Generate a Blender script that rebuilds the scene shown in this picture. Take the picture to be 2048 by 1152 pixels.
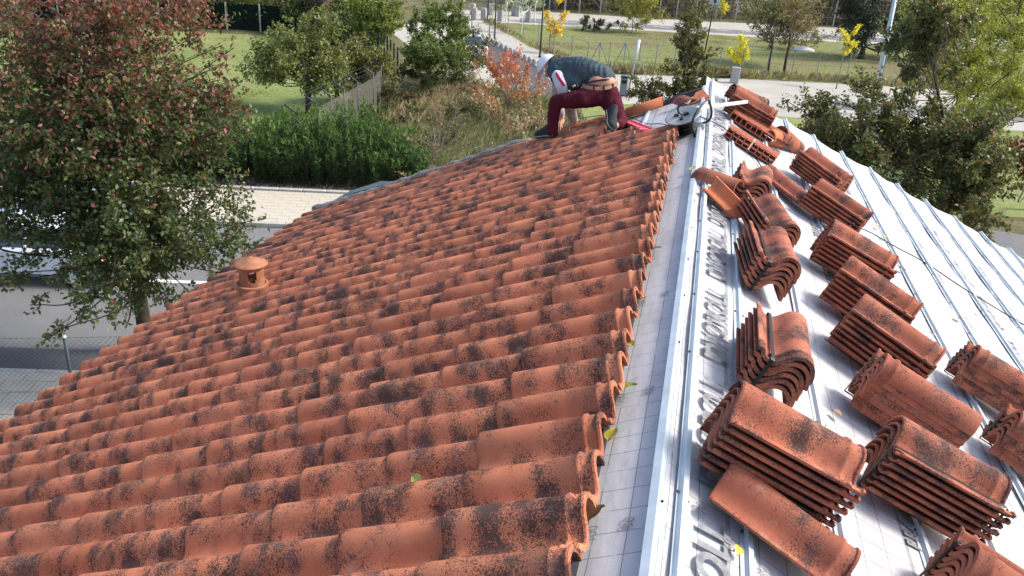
import bpy, bmesh, math, random
import numpy as np
from mathutils import Matrix, Vector
rad = math.radians
for o in list(bpy.data.objects): bpy.data.objects.remove(o, do_unlink=True)
SC = bpy.context.scene
COL = SC.collection
# ------------------------------------------------------------------ camera
CR = Vector((0.97236206, 0.2265122, 0.05660599)); CU = Vector((-0.14277057, 0.38501858, 0.91179892)); CF = Vector((-0.18473922, 0.89468034, -0.40671673))
CP = Vector((0.0809, 0.0, 9.02)); FPX = 1671.81
cam = bpy.data.objects.new('camera', bpy.data.cameras.new('camera'))
COL.objects.link(cam)
cam.matrix_world = Matrix(((CR.x, CU.x, -CF.x, CP.x), (CR.y, CU.y, -CF.y, CP.y), (CR.z, CU.z, -CF.z, CP.z), (0, 0, 0, 1)))
cam.data.sensor_width = 36; cam.data.lens = FPX / 2048 * 36
cam.data.clip_start = 0.05; cam.data.clip_end = 600
SC.camera = cam
# ------------------------------------------------------------------ light
SUN_EL, SUN_AZ = rad(44), rad(20)          # azimuth measured from +X towards +Y
sdir = Vector((math.cos(SUN_EL) * math.cos(SUN_AZ), math.cos(SUN_EL) * math.sin(SUN_AZ), math.sin(SUN_EL)))
world = bpy.data.worlds.new('World'); SC.world = world; world.use_nodes = True
wn = world.node_tree.nodes; wl = world.node_tree.links
sky = wn.new('ShaderNodeTexSky'); sky.sky_type = 'NISHITA'; sky.sun_disc = False
sky.sun_elevation = SUN_EL; sky.sun_rotation = rad(90) - SUN_AZ
sky.air_density = 1.0; sky.dust_density = 2.5; sky.ozone_density = 1.0
bg = wn['Background']; bg.inputs[1].default_value = 0.15
wl.new(sky.outputs[0], bg.inputs[0])
sun = bpy.data.objects.new('sun', bpy.data.lights.new('sun', 'SUN')); COL.objects.link(sun)
sun.data.energy = 2.1; sun.data.angle = rad(12); sun.data.color = (1.0, 0.95, 0.87)
sun.rotation_euler = sdir.to_track_quat('Z', 'Y').to_euler()
vs = SC.view_settings; vs.view_transform = 'Standard'; vs.look = 'None'; vs.exposure = 0.97; vs.gamma = 1; vs.use_curve_mapping = False
SC.cycles.max_bounces = 6; SC.cycles.transparent_max_bounces = 8
# ------------------------------------------------------------------ places: points on the ground and on the two slopes
A = 0.4188; CA, SA = math.cos(A), math.sin(A); RZ = 7.5; W = 0.216
DL, DR = -0.048, 0.08                       # the membrane planes of the two slopes
def raydir(px, py): return CF + CR * ((px - 1024) / FPX) - CU * ((py - 576) / FPX)
def G(px, py, z=0.0):
    d = raydir(px, py); return CP + d * ((z - CP.z) / d.z)
def at(px, py, depth): return CP + raydir(px, py) * depth
class Slope:
    """local frame of a roof slope: x down the slope (s), y along the ridge, z outward"""
    def __init__(self, sign, off):
        self.sg = sign
        self.d = Vector((sign * CA, 0, -SA)); self.n = Vector((sign * SA, 0, CA)); self.o = Vector((0, 0, RZ)) + self.n * off
    def P(self, s, y, h=0.0): return self.o + self.d * s + Vector((0, y, 0)) + self.n * h
    def at(self, px, py, h=0.0):
        o = self.o + self.n * h; d = raydir(px, py); q = CP + d * ((o - CP).dot(self.n) / d.dot(self.n))
        return ((q - o).dot(self.d), q.y)
    def mat(self):
        x = self.d * self.sg                # local x points to world +x side
        return Matrix(((x.x, 0, self.n.x, self.o.x), (x.y, 1, self.n.y, self.o.y), (x.z, 0, self.n.z, self.o.z), (0, 0, 0, 1)))
SL, SR = Slope(-1, DL), Slope(1, DR)
DD = Vector((0.966, 0.259, 0)); NN = Vector((-0.259, 0.966, 0))        # street direction and across it
def E(t, o, z=0.0): return DD * t + NN * o + Vector((0, 0, z))
# ------------------------------------------------------------------ object helpers
def put(name, me, mat=None, parent=None, loc=None):
    o = bpy.data.objects.new(name, me); COL.objects.link(o)
    if mat is not None and me is not None and hasattr(me, 'materials') and not me.materials:
        for m in (mat if isinstance(mat, (list, tuple)) else [mat]): me.materials.append(m)
    if parent: o.parent = parent
    if loc is not None: o.location = loc
    return o
def empty(name, loc=(0, 0, 0)):
    o = bpy.data.objects.new(name, None); COL.objects.link(o); o.location = loc; o.empty_display_size = 0.1; return o
def tag(o, label=None, cat=None, group=None, kind=None):
    if label: o['label'] = label
    if cat: o['category'] = cat
    if group: o['group'] = group
    if kind: o['kind'] = kind
    return o
def mk(name, V, F, smooth=False):
    me = bpy.data.meshes.new(name); me.from_pydata([tuple(v) for v in V], [], F); me.update()
    if smooth: me.shade_smooth()
    return me
class MB:
    """collects boxes, tubes, lathes into one mesh"""
    def __init__(self): self.V = []; self.F = []; self.M = []; self.mi = 0
    def add(self, V, F):
        b = len(self.V); self.V += [tuple(v) for v in V]
        for f in F: self.F.append(tuple(i + b for i in f)); self.M.append(self.mi)
    def box(self, c, s, R=None, bev=0.0):
        x, y, z = s[0] / 2, s[1] / 2, s[2] / 2
        c = Vector(c)
        if bev <= 0:
            P = [Vector((i * x, j * y, k * z)) for k in (-1, 1) for j in (-1, 1) for i in (-1, 1)]
            F = [(0, 2, 3, 1), (4, 5, 7, 6), (0, 1, 5, 4), (2, 6, 7, 3), (0, 4, 6, 2), (1, 3, 7, 5)]
        else:
            b = bev; P = []; F = []
            for k in (-1, 1):
                for (ix, iy) in ((x - b, y), (x, y - b), (x, -y + b), (x - b, -y), (-x + b, -y), (-x, -y + b), (-x, y - b), (-x + b, y)):
                    P.append(Vector((ix, iy, k * (z - b))))
            for k in (-1, 1):
                for (ix, iy) in ((x - b, y - b), (x - b, -y + b), (-x + b, -y + b), (-x + b, y - b)): P.append(Vector((ix, iy, k * z)))
            for i in range(8): j = (i + 1) % 8; F.append((i, j, j + 8, i + 8))
            for base, q, fl in ((8, 20, False), (0, 16, True)):
                fs = [(q, q + 1, q + 2, q + 3), (base + 1, base + 2, q + 1, q), (base + 3, base + 4, q + 2, q + 1), (base + 5, base + 6, q + 3, q + 2), (base + 7, base + 0, q, q + 3), (base + 0, base + 1, q), (base + 2, base + 3, q + 1), (base + 4, base + 5, q + 2), (base + 6, base + 7, q + 3)]
                F += fs
        if R is not None: P = [R @ p for p in P]
        self.add([c + p for p in P], F); return self
    def tube(self, pts, r, n=8, cap=True):
        pts = [Vector(p) for p in pts]
        rs = r if isinstance(r, (list, tuple)) else [r] * len(pts)
        V = []; F = []; up = None
        for i, p in enumerate(pts):
            t = (pts[min(i + 1, len(pts) - 1)] - pts[max(i - 1, 0)])
            if t.length < 1e-9: t = Vector((0, 0, 1))
            t.normalize()
            if up is None:
                up = Vector((0, 0, 1)) if abs(t.z) < 0.9 else Vector((1, 0, 0))
            a = t.cross(up)
            if a.length < 1e-6: a = t.cross(Vector((1, 0.3, 0)))
            a.normalize(); b = a.cross(t).normalized(); up = b
            for k in range(n):
                th = 2 * math.pi * k / n; V.append(p + (a * math.cos(th) + b * math.sin(th)) * rs[i])
        for i in range(len(pts) - 1):
            for k in range(n):
                j = (k + 1) % n; F.append((i * n + k, i * n + j, (i + 1) * n + j, (i + 1) * n + k))
        if cap: F.append(tuple(range(n))[::-1]); F.append(tuple((len(pts) - 1) * n + k for k in range(n)))
        self.add(V, F); return self
    def lathe(self, prof, n=24, c=(0, 0, 0), R=None, arc=None):
        V = []; F = []; c = Vector(c); m = len(prof)
        for k in range(n):
            th = 2 * math.pi * k / n
            for (r, z) in prof:
                q = Vector((r * math.cos(th), r * math.sin(th), z))
                V.append(c + (R @ q if R is not None else q))
        for k in range(n):
            j = (k + 1) % n
            for i in range(m - 1):
                if arc and arc(k, i): continue
                F.append((k * m + i, j * m + i, j * m + i + 1, k * m + i + 1))
        self.add(V, F); return self
    def quad(self, pts): self.add(pts, [tuple(range(len(pts)))]); return self
    def build(self, name, mat, parent=None, smooth=False, loc=None, autosmooth=None):
        me = mk(name, self.V, self.F, smooth)
        o = put(name, me, mat, parent, loc)
        if any(self.M): me.polygons.foreach_set('material_index', self.M)
        return o
def catmull(P, n=6):
    P = [Vector(p) for p in P]; out = []
    Q = [P[0] * 2 - P[1]] + P + [P[-1] * 2 - P[-2]]
    for i in range(1, len(Q) - 2):
        for k in range(n):
            t = k / n; a, b, c, d = Q[i - 1], Q[i], Q[i + 1], Q[i + 2]
            out.append(0.5 * ((2 * b) + (c - a) * t + (2 * a - 5 * b + 4 * c - d) * t * t + (3 * b - a - 3 * c + d) * t ** 3))
    out.append(P[-1]); return out
# ------------------------------------------------------------------ materials
def newmat(name, rough=0.7, spec=0.3, metal=0.0):
    m = bpy.data.materials.new(name); m.use_nodes = True; nt = m.node_tree; b = nt.nodes['Principled BSDF']
    b.inputs['Roughness'].default_value = rough; b.inputs['Metallic'].default_value = metal
    b.inputs['Specular IOR Level'].default_value = spec
    return m, nt, b
def N(nt, t, **kw):
    n = nt.nodes.new('ShaderNode' + t)
    for k, v in kw.items():
        if k.startswith('i_'):
            key = k[2:]; n.inputs[int(key) if key.isdigit() else key].default_value = v
        else: setattr(n, k, v)
    return n
def noise(nt, vec, scale, detail=3, rough=0.55):
    n = N(nt, 'TexNoise'); n.inputs['Scale'].default_value = scale; n.inputs['Detail'].default_value = detail; n.inputs['Roughness'].default_value = rough
    if vec is not None: nt.links.new(vec, n.inputs['Vector'])
    return n.outputs['Fac']
def ramp(nt, fac, stops):
    n = N(nt, 'ValToRGB'); e = n.color_ramp.elements
    while len(e) < len(stops): e.new(0.5)
    for el, (p, c) in zip(e, stops): el.position = p; el.color = (*c, 1) if len(c) == 3 else c
    nt.links.new(fac, n.inputs['Fac']); return n.outputs['Color']
def mixc(nt, fac, a, b, mode='MIX'):
    n = N(nt, 'Mix', data_type='RGBA', blend_type=mode)
    for sock, v in ((n.inputs[0], fac), (n.inputs[6], a), (n.inputs[7], b)):
        if hasattr(v, 'links'): nt.links.new(v, sock)
        elif isinstance(v, (int, float)): sock.default_value = v
        else: sock.default_value = (*v, 1)
    return n.outputs[2]
def math_(nt, op, a, b=None, c=None):
    n = N(nt, 'Math', operation=op)
    for i, v in enumerate((a, b, c)):
        if v is None: continue
        if hasattr(v, 'links'): nt.links.new(v, n.inputs[i])
        else: n.inputs[i].default_value = v
    return n.outputs[0]
def bump(nt, b, h, strength=0.3, dist=0.01):
    n = N(nt, 'Bump'); n.inputs['Strength'].default_value = strength; n.inputs['Distance'].default_value = dist
    nt.links.new(h, n.inputs['Height']); nt.links.new(n.outputs[0], b.inputs['Normal']); return n
def simple(name, col, rough=0.7, spec=0.3, metal=0.0, var=0.12, scale=8.0, bmp=0.0, coord='Object'):
    m, nt, b = newmat(name, rough, spec, metal); tc = N(nt, 'TexCoord').outputs[coord]
    n1 = noise(nt, tc, scale, 4); lo = tuple(c * (1 - var) for c in col); hi = tuple(min(1, c * (1 + var)) for c in col)
    nt.links.new(ramp(nt, n1, [(0.3, lo), (0.7, hi)]), b.inputs['Base Color'])
    if bmp: bump(nt, b, noise(nt, tc, scale * 3, 4), bmp, 0.01)
    return m
def terracotta(name, dirt=1.0, base=((0.56, 0.178, 0.088), (0.69, 0.255, 0.135)), inst=True, scale=1.0):
    m, nt, b = newmat(name, 0.8, 0.2); tc = N(nt, 'TexCoord').outputs['Object']
    oi = N(nt, 'ObjectInfo')
    off = N(nt, 'VectorMath', operation='SCALE'); cx = N(nt, 'CombineXYZ')
    for i in range(3): nt.links.new(oi.outputs['Random'], cx.inputs[i])
    nt.links.new(cx.outputs[0], off.inputs[0]); off.inputs['Scale'].default_value = 37.0
    ad = N(nt, 'VectorMath', operation='ADD'); nt.links.new(tc, ad.inputs[0]); nt.links.new(off.outputs[0], ad.inputs[1])
    v = ad.outputs[0] if inst else tc
    tone = noise(nt, v, 5 * scale, 3)
    col = ramp(nt, tone, [(0.3, base[0]), (0.7, base[1])])
    # per tile tint
    tint = ramp(nt, oi.outputs['Random'], [(0.0, (0.72, 0.68, 0.68)), (0.3, (0.92, 0.9, 0.9)), (0.7, (1.03, 1.0, 0.98)), (1.0, (1.12, 1.14, 1.10))])
    col = mixc(nt, 1.0, col, tint, 'MULTIPLY')
    # lichen: fine specks whose density follows broad blotches
    blotch = noise(nt, v, 9 * scale, 3, 0.6)
    mp = N(nt, 'Mapping'); mp.inputs['Scale'].default_value = (1, 2.6, 1); nt.links.new(v, mp.inputs['Vector'])
    band = noise(nt, mp.outputs[0], 3.2 * scale, 2, 0.5)
    dens = math_(nt, 'MULTIPLY', math_(nt, 'ADD', blotch, band), 0.5)
    rnd = math_(nt, 'MULTIPLY_ADD', oi.outputs['Random'], 0.07, -0.035)
    dens = math_(nt, 'ADD', dens, rnd)
    speck = noise(nt, v, 250 * scale, 3, 0.7)
    sp2 = noise(nt, v, 140 * scale, 3, 0.65)
    both = math_(nt, 'MAXIMUM', speck, math_(nt, 'MULTIPLY_ADD', sp2, 1.0, -0.02))
    thr = math_(nt, 'MULTIPLY_ADD', dens, -0.86 * dirt, 0.975)
    k = math_(nt, 'MULTIPLY', math_(nt, 'SUBTRACT', both, thr), 15.0); k = math_(nt, 'MINIMUM', math_(nt, 'MAXIMUM', k, 0.0), 0.88)
    film = math_(nt, 'MULTIPLY', math_(nt, 'MAXIMUM', math_(nt, 'SUBTRACT', dens, 0.52), 0.0), 3.6 * dirt)
    film = math_(nt, 'MINIMUM', film, 0.42)
    col = mixc(nt, film, col, (0.13, 0.075, 0.062))
    speckc = ramp(nt, noise(nt, v, 17 * scale, 2), [(0.35, (0.030, 0.022, 0.021)), (0.62, (0.065, 0.050, 0.046))])
    col = mixc(nt, k, col, speckc)
    pale = math_(nt, 'MINIMUM', math_(nt, 'MULTIPLY', math_(nt, 'MAXIMUM', math_(nt, 'SUBTRACT', noise(nt, v, 13 * scale, 4, 0.7), 0.60), 0.0), 4.0), 0.35)
    col = mixc(nt, pale, col, (0.40, 0.27, 0.20))
    nt.links.new(col, b.inputs['Base Color'])
    bump(nt, b, math_(nt, 'ADD', speck, math_(nt, 'MULTIPLY', k, 0.5)), 0.25, 0.003)
    return m
M = {}
M['tile'] = terracotta('weathered_clay', 1.04)
M['tile_far'] = terracotta('weathered_clay_far', 1.04, inst=False)
M['tile_stack'] = terracotta('stacked_clay', 1.0, base=((0.34, 0.102, 0.058), (0.45, 0.158, 0.094)))
M['tile_new'] = terracotta('new_orange_clay', 0.72, base=((0.50, 0.155, 0.065), (0.60, 0.21, 0.09)))
M['clay_plain'] = simple('plain_clay', (0.35, 0.155, 0.085), 0.85, 0.2, var=0.32, scale=7, bmp=0.35)
M['brick'] = simple('hollow_brick_clay', (0.50, 0.17, 0.10), 0.85, 0.15, var=0.1, scale=14, bmp=0.25)
M['black'] = simple('black_plastic', (0.012, 0.012, 0.013), 0.45, 0.4, var=0.3)
M['blacksteel'] = simple('black_painted_steel', (0.015, 0.015, 0.017), 0.4, 0.5)
M['strap'] = simple('black_strap', (0.01, 0.01, 0.01), 0.5, 0.3)
M['galv'] = simple('galvanised_steel', (0.50, 0.56, 0.59), 0.5, 0.5, 0.18, var=0.14, scale=9)
M['galvdark'] = simple('grey_steel', (0.22, 0.26, 0.28), 0.5, 0.4, 0.5, var=0.2, scale=20)
M['alu'] = simple('white_aluminium', (0.8, 0.8, 0.8), 0.35, 0.5, 0.3, var=0.04)
M['pink'] = simple('pink_plastic', (0.72, 0.10, 0.14), 0.5, 0.4, var=0.06)
M['bark'] = simple('bark', (0.065, 0.048, 0.036), 0.9, 0.1, var=0.4, scale=14, bmp=0.6)
M['bark_pale'] = simple('pale_bark', (0.26, 0.22, 0.18), 0.9, 0.1, var=0.3, scale=14, bmp=0.4)
M['wall'] = simple('render_wall', (0.55, 0.48, 0.38), 0.9, 0.1, var=0.05, scale=3, bmp=0.1)
M['mortar'] = simple('grey_mortar', (0.22, 0.20, 0.18), 0.95, 0.1, var=0.35, scale=22, bmp=0.6)
M['concrete'] = simple('concrete', (0.40, 0.39, 0.37), 0.9, 0.1, var=0.15, scale=9, bmp=0.2)
M['kerb'] = simple('kerb_stone', (0.44, 0.42, 0.38), 0.9, 0.1, var=0.18, scale=4, bmp=0.2)
M['paver'] = simple('cream_paver', (0.50, 0.455, 0.37), 0.9, 0.15, var=0.10, scale=1.6, bmp=0.15, coord='Object')
M['paint'] = simple('white_road_paint', (0.75, 0.75, 0.73), 0.8, 0.2, var=0.1, scale=5)
M['carwhite'] = simple('white_car_paint', (0.72, 0.74, 0.78), 0.25, 0.6, var=0.02)
M['carsilver'] = simple('silver_car_paint', (0.45, 0.49, 0.54), 0.25, 0.6, 0.4, var=0.02)
M['glass'] = simple('car_glass', (0.03, 0.045, 0.06), 0.08, 0.8, var=0.1)
M['tyre'] = simple('tyre_rubber', (0.015, 0.015, 0.015), 0.9, 0.1)
M['red'] = simple('red_lens', (0.5, 0.03, 0.03), 0.3, 0.5)
M['shade'] = simple('dark_green_screen', (0.010, 0.018, 0.014), 0.9, 0.05, var=0.4, scale=3)
M['skin'] = simple('skin', (0.55, 0.27, 0.18), 0.55, 0.3, var=0.05)
M['ink'] = simple('printed_grey_ink', (0.24, 0.24, 0.25), 0.8, 0.2, var=0.35, scale=30)
M['inklight'] = simple('printed_pale_ink', (0.34, 0.34, 0.36), 0.8, 0.2, var=0.2, scale=30)
def leafmat(name, trans=0.35, rough=0.45, spec=0.5):
    m, nt, b = newmat(name, rough, spec)
    at_ = N(nt, 'Attribute', attribute_name='Col'); nt.links.new(at_.outputs['Color'], b.inputs['Base Color'])
    tr = N(nt, 'BsdfTranslucent'); mul = mixc(nt, 1.0, at_.outputs['Color'], (1.5, 1.5, 0.9), 'MULTIPLY'); nt.links.new(mul, tr.inputs['Color'])
    mx = N(nt, 'MixShader'); mx.inputs[0].default_value = trans
    nt.links.new(b.outputs[0], mx.inputs[1]); nt.links.new(tr.outputs[0], mx.inputs[2])
    nt.links.new(mx.outputs[0], nt.nodes['Material Output'].inputs['Surface']); return m
M['leaf'] = leafmat('leaf'); M['leafmatt'] = leafmat('matt_leaf', 0.3, 0.7, 0.2)
def ground_mat(name, stops, scale=0.25, fine=6.0, bmp=0.5, finemix=0.5, rough=0.95):
    m, nt, b = newmat(name, rough, 0.1); tc = N(nt, 'TexCoord').outputs['Object']
    big = noise(nt, tc, scale, 5, 0.65); fn = noise(nt, tc, fine, 5, 0.7)
    f = math_(nt, 'ADD', math_(nt, 'MULTIPLY', big, 1 - finemix), math_(nt, 'MULTIPLY', fn, finemix))
    nt.links.new(ramp(nt, f, stops), b.inputs['Base Color']); bump(nt, b, fn, bmp, 0.05); return m
M['lawn'] = ground_mat('lawn', [(0.36, (0.13, 0.165, 0.05)), (0.50, (0.20, 0.24, 0.08)), (0.62, (0.30, 0.29, 0.13))], 0.12, 3.0)
M['field'] = ground_mat('field', [(0.36, (0.13, 0.11, 0.07)), (0.47, (0.20, 0.18, 0.09)), (0.55, (0.18, 0.22, 0.07)), (0.66, (0.28, 0.25, 0.14))], 0.11, 2.2)
M['weeds'] = ground_mat('weedy_ground', [(0.35, (0.06, 0.065, 0.03)), (0.5, (0.13, 0.12, 0.06)), (0.65, (0.27, 0.21, 0.12))], 0.5, 5)
M['asphalt'] = ground_mat('asphalt', [(0.35, (0.16, 0.16, 0.16)), (0.6, (0.215, 0.213, 0.21)), (0.68, (0.28, 0.275, 0.27))], 0.6, 40, 0.3)
M['asphalt_dark'] = ground_mat('dark_asphalt', [(0.35, (0.085, 0.087, 0.092)), (0.65, (0.12, 0.122, 0.127))], 0.4, 30, 0.3)
M['mulch'] = ground_mat('mulch', [(0.38, (0.06, 0.045, 0.032)), (0.5, (0.17, 0.13, 0.09)), (0.6, (0.38, 0.32, 0.24))], 1.5, 14, 0.8, 0.8)
M['plaza'] = ground_mat('pale_paving', [(0.35, (0.36, 0.34, 0.29)), (0.65, (0.48, 0.45, 0.385))], 0.3, 8, 0.1, 0.4)
def membrane(name, base):
    m, nt, b = newmat(name, 0.55, 0.4); tc = N(nt, 'TexCoord').outputs['Object']
    sp = N(nt, 'SeparateXYZ'); nt.links.new(tc, sp.inputs[0]); sx, sy = sp.outputs[0], sp.outputs[1]
    def line(c, period, phase, w):
        f = math_(nt, 'FRACT', math_(nt, 'ADD', math_(nt, 'DIVIDE', c, period), phase))
        return math_(nt, 'LESS_THAN', math_(nt, 'ABSOLUTE', math_(nt, 'SUBTRACT', f, 0.5)), w / period / 2)
    gx = line(sx, 0.10, 0.07, 0.003); gy = line(sy, 0.10, 0.5, 0.003)
    seam = line(sx, 0.70, 0.02, 0.010)
    br = math_(nt, 'GREATER_THAN', noise(nt, tc, 9, 3), 0.40)
    g = math_(nt, 'MULTIPLY', math_(nt, 'MAXIMUM', gx, gy), math_(nt, 'MULTIPLY_ADD', br, 0.5, 0.3))
    mpd = N(nt, 'Mapping'); mpd.inputs['Scale'].default_value = (3.2, 1.3, 1); mpd.inputs['Rotation'].default_value = (0, 0, 0.5); nt.links.new(tc, mpd.inputs['Vector'])
    dirt = noise(nt, mpd.outputs[0], 1.5, 6, 0.68)
    col = ramp(nt, dirt, [(0.34, tuple(c * 0.74 for c in base)), (0.5, tuple(c * 0.92 for c in base)), (0.64, base)])
    rd_ = math_(nt, 'MINIMUM', math_(nt, 'MULTIPLY', math_(nt, 'MAXIMUM', math_(nt, 'SUBTRACT', noise(nt, tc, 6, 6, 0.75), 0.60), 0.0), 3.0), 0.4)
    col = mixc(nt, rd_, col, (0.42, 0.30, 0.24))
    sc = noise(nt, tc, 60, 4, 0.8); col = mixc(nt, math_(nt, 'MULTIPLY', math_(nt, 'GREATER_THAN', sc, 0.70), 0.4), col, (0.3, 0.3, 0.31))
    col = mixc(nt, g, col, (0.12, 0.12, 0.13)); col = mixc(nt, math_(nt, 'MULTIPLY', seam, 0.55), col, (0.2, 0.2, 0.21))
    nt.links.new(col, b.inputs['Base Color'])
    mp = N(nt, 'Mapping'); mp.inputs['Scale'].default_value = (5, 1.2, 1); nt.links.new(tc, mp.inputs['Vector'])
    bump(nt, b, math_(nt, 'ADD', noise(nt, mp.outputs[0], 1.6, 2, 0.5), math_(nt, 'MULTIPLY', noise(nt, mpd.outputs[0], 9, 3, 0.6), 0.25)), 0.35, 0.02); return m
M['membrane'] = membrane('roof_membrane', (0.56, 0.55, 0.555))
# ================================================================== GROUND
def sheet(name, pts, mat, z, kind='structure'):
    pts = [Vector((p[0], p[1], z)) for p in pts]
    o = put(name, mk(name, pts, [tuple(range(len(pts)))]), mat); tag(o, kind=kind)
    if o.data.polygons[0].normal.z < 0: o.data.flip_normals()
    return o
gm = mk('ground', [(x, y, 0) for y in (-120, 20, 60, 120, 400) for x in (-250, -80, 0, 80, 250)], [(r * 5 + c, r * 5 + c + 1, r * 5 + c + 6, r * 5 + c + 5) for r in range(4) for c in range(4)])
tag(put('ground', gm, M['weeds']), kind='structure')
# near street: building side pavement, carriageway with parking lane, far pavement
sheet('pavement_base', [E(-60, 11.0), E(30, 11.0), E(30, 15.0), E(-60, 15.0)], M['mulch'], 0.004)
sheet('road', [E(-70, 15.0), E(40, 15.0), E(40, 24.0), E(-70, 24.0)], M['asphalt'], 0.006)
sheet('planting_strip', [E(-70, 27.5), E(-2, 27.5), E(-2, 29.6), E(-70, 29.6)], M['mulch'], 0.010)
sheet('lawn', [E(-70, 29.6), E(-6.2, 29.6), E(-5.0, 38.5), E(-13, 63.6), E(-80, 63.6)], M['lawn'], 0.006)
# darker strip of the road surface along the near kerb
sheet('asphalt_strip', [E(-60, 15.05), E(-4, 15.05), E(-4, 16.1), E(-60, 15.9)], M['asphalt_dark'], 0.010)
tag(sheet('road_marking', [E(-60, 19.70), E(-6, 19.70), E(-6, 19.86), E(-60, 19.86)], M['paint'], 0.012))
# far part: road running up to the junction, its pavements, the plaza, the field
pv = [G(770, 55), G(868, 132), G(940, 190), G(1010, 192), G(995, 160), G(955, 112), G(905, 70), G(880, 40)]
sheet('pavement_left_of_road', pv, M['plaza'], 0.012)
rd = [G(925, 52), G(1000, 92), G(1060, 122), G(1092, 150), G(1120, 190), G(1040, 205), G(1000, 165), G(955, 112), G(905, 60)]
sheet('road_to_junction', rd, M['asphalt_dark'], 0.016)
sheet('pavement_right_of_road', [G(925, 52), G(1000, 92), G(1060, 122), G(1092, 150), G(1120, 190), G(1190, 195), G(1150, 150), G(1115, 120), G(1045, 85), G(975, 45), G(930, 40)], M['plaza'], 0.012)
sheet('junction_paving', [G(870, 32), G(940, 60), G(975, 45), G(1130, 50), G(1130, 28), G(930, 20)], M['plaza'], 0.014)
sheet('field', [G(975, 45), G(1045, 85), G(1115, 120), G(1160, 148), G(1230, 146), G(1480, 158), G(1690, 168), G(2048, 190), G(2048, 100), G(1700, 84), G(1500, 72), G(1300, 60), G(1100, 47)], M['field'], 0.010)
sheet('far_road', [G(1040, 36), G(1300, 50), G(1500, 62), G(2048, 92), G(2048, 100), G(1700, 82), G(1500, 70), G(1300, 58), G(1040, 45)], M['asphalt'], 0.018)
sheet('far_pavement', [G(1040, 22), G(1130, 26), G(1300, 37), G(1500, 47), G(2048, 74), G(2048, 104), G(1700, 86), G(1500, 74), G(1300, 62), G(1040, 48)], M['plaza'], 0.012)
sheet('plaza', [G(1150, 148), G(1230, 146), G(1480, 158), G(1690, 168), G(2048, 190), G(2048, 222), G(1760, 208), G(1640, 200), G(1630, 215), G(1760, 226), G(2048, 244), G(2048, 262), G(1640, 240), G(1330, 212), G(1180, 205)], M['plaza'], 0.008)
sheet('right_road', [G(1640, 200), G(1760, 208), G(2100, 226), G(2100, 246), G(1760, 226), G(1630, 215)], M['asphalt'], 0.018)
sheet('grass_strip', [G(1160, 204), G(1330, 211), G(1640, 240), G(2100, 262), G(2200, 440), G(1900, 430), G(1500, 300), G(1180, 300)], M['lawn'], 0.005)
sheet('right_street', [G(1850, 440), G(2120, 482), G(2300, 800), G(1900, 760)], M['asphalt'], 0.012)
for i in range(4):     # zebra crossing bars
    a = G(1278 + i * 1, 171 + i * 6.2); b = G(1332 + i * 6, 176 + i * 6.2)
    sheet('crossing_stripe', [a, b, b + (G(1332, 179) - G(1332, 176)), a + (G(1278, 174) - G(1278, 171))], M['paint'], 0.018 + 0)
sheet('road_marking', [G(940, 87), G(944, 85), G(965, 94), G(962, 97)], M['paint'], 0.022)
for i in range(9): # lane dashes on the far road
    a = G(1120 + i * 62, 43.2 + i * 3.4); sheet('road_marking', [a, a + Vector((1.6, 0.1, 0)), a + Vector((1.6, 0.28, 0)), a + Vector((0, 0.18, 0))], M['paint'], 0.024)
# raised pavements of individual slabs ------------------------------------------------
def slab_mesh(name, sx, sy, sz, bev=0.008):
    b = MB(); b.box((0, 0, -sz / 2), (sx, sy, sz), bev=bev); return mk(name, b.V, b.F)
Rs = Matrix.Rotation(math.atan2(0.259, 0.966), 4, 'Z')
rng = random.Random(5)
def paving(name, t0, t1, o0, o1, sx, sy, z, limit, mat, keep=None):
    base = MB(); base.box(E((t0 + t1) / 2, (o0 + o1) / 2, (z - 0.02) / 2), (t1 - t0, o1 - o0, z - 0.02), R=Rs.to_3x3())
    root = base.build(name, M['mulch']); tag(root, kind='structure')
    me = slab_mesh('paver', sx - 0.012, sy - 0.012, 0.06); me.materials.append(mat)
    n = 0; rest = MB(); row = 0; o = o0 + sy / 2
    cells = []
    while o < o1:
        t = t0 + sx / 2 + (sx / 2 if row % 2 else 0)
        while t < t1:
            if keep is None or keep(t, o): cells.append((t, o))
            t += sx
        o += sy; row += 1
    cells.sort(key=lambda c: (E(*c) - CP).length)
    for k, (t, o) in enumerate(cells):
        zz = z + rng.uniform(-0.003, 0.003)
        if k < limit:
            p = bpy.data.objects.new('paver', me); COL.objects.link(p); p.parent = root
            p.matrix_world = Matrix.Translation(E(t, o, zz)) @ Rs
        else: rest.box(E(t, o, zz - 0.02), (sx - 0.012, sy - 0.012, 0.04), R=Rs.to_3x3())
    if rest.V:
        r = rest.build('paver_field', mat, root); tag(r, kind='stuff')
    return root
paving('near_pavement', -17, -5.5, 12.95, 14.82, 0.60, 0.40, 0.13, 130, M['paver'])
paving('far_pavement_by_hedge', -22, -3.0, 24.16, 27.2, 0.60, 0.30, 0.13, 280, M['paver'], keep=lambda t, o: -12.5 < t < -3.0 or o > 26)
def kerbs(name, t0, t1, o, w, h, ln, label=None):
    root = empty(name); tag(root, kind='structure')
    me = slab_mesh('kerb_stone', ln - 0.015, w, h, 0.015); me.materials.append(M['kerb'])
    t = t0
    while t < t1:
        p = bpy.data.objects.new('kerb_stone', me); COL.objects.link(p); p.parent = root
        p.matrix_world = Matrix.Translation(E(t, o, h + 0.012)) @ Rs; t += ln
kerbs('near_kerb', -20, -5, 14.92, 0.15, 0.13, 1.0); kerbs('far_kerb', -22, -3, 24.06, 0.16, 0.13, 1.0)
kerbs('bed_kerb', -22, -2, 27.32, 0.20, 0.17, 0.8)
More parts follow.
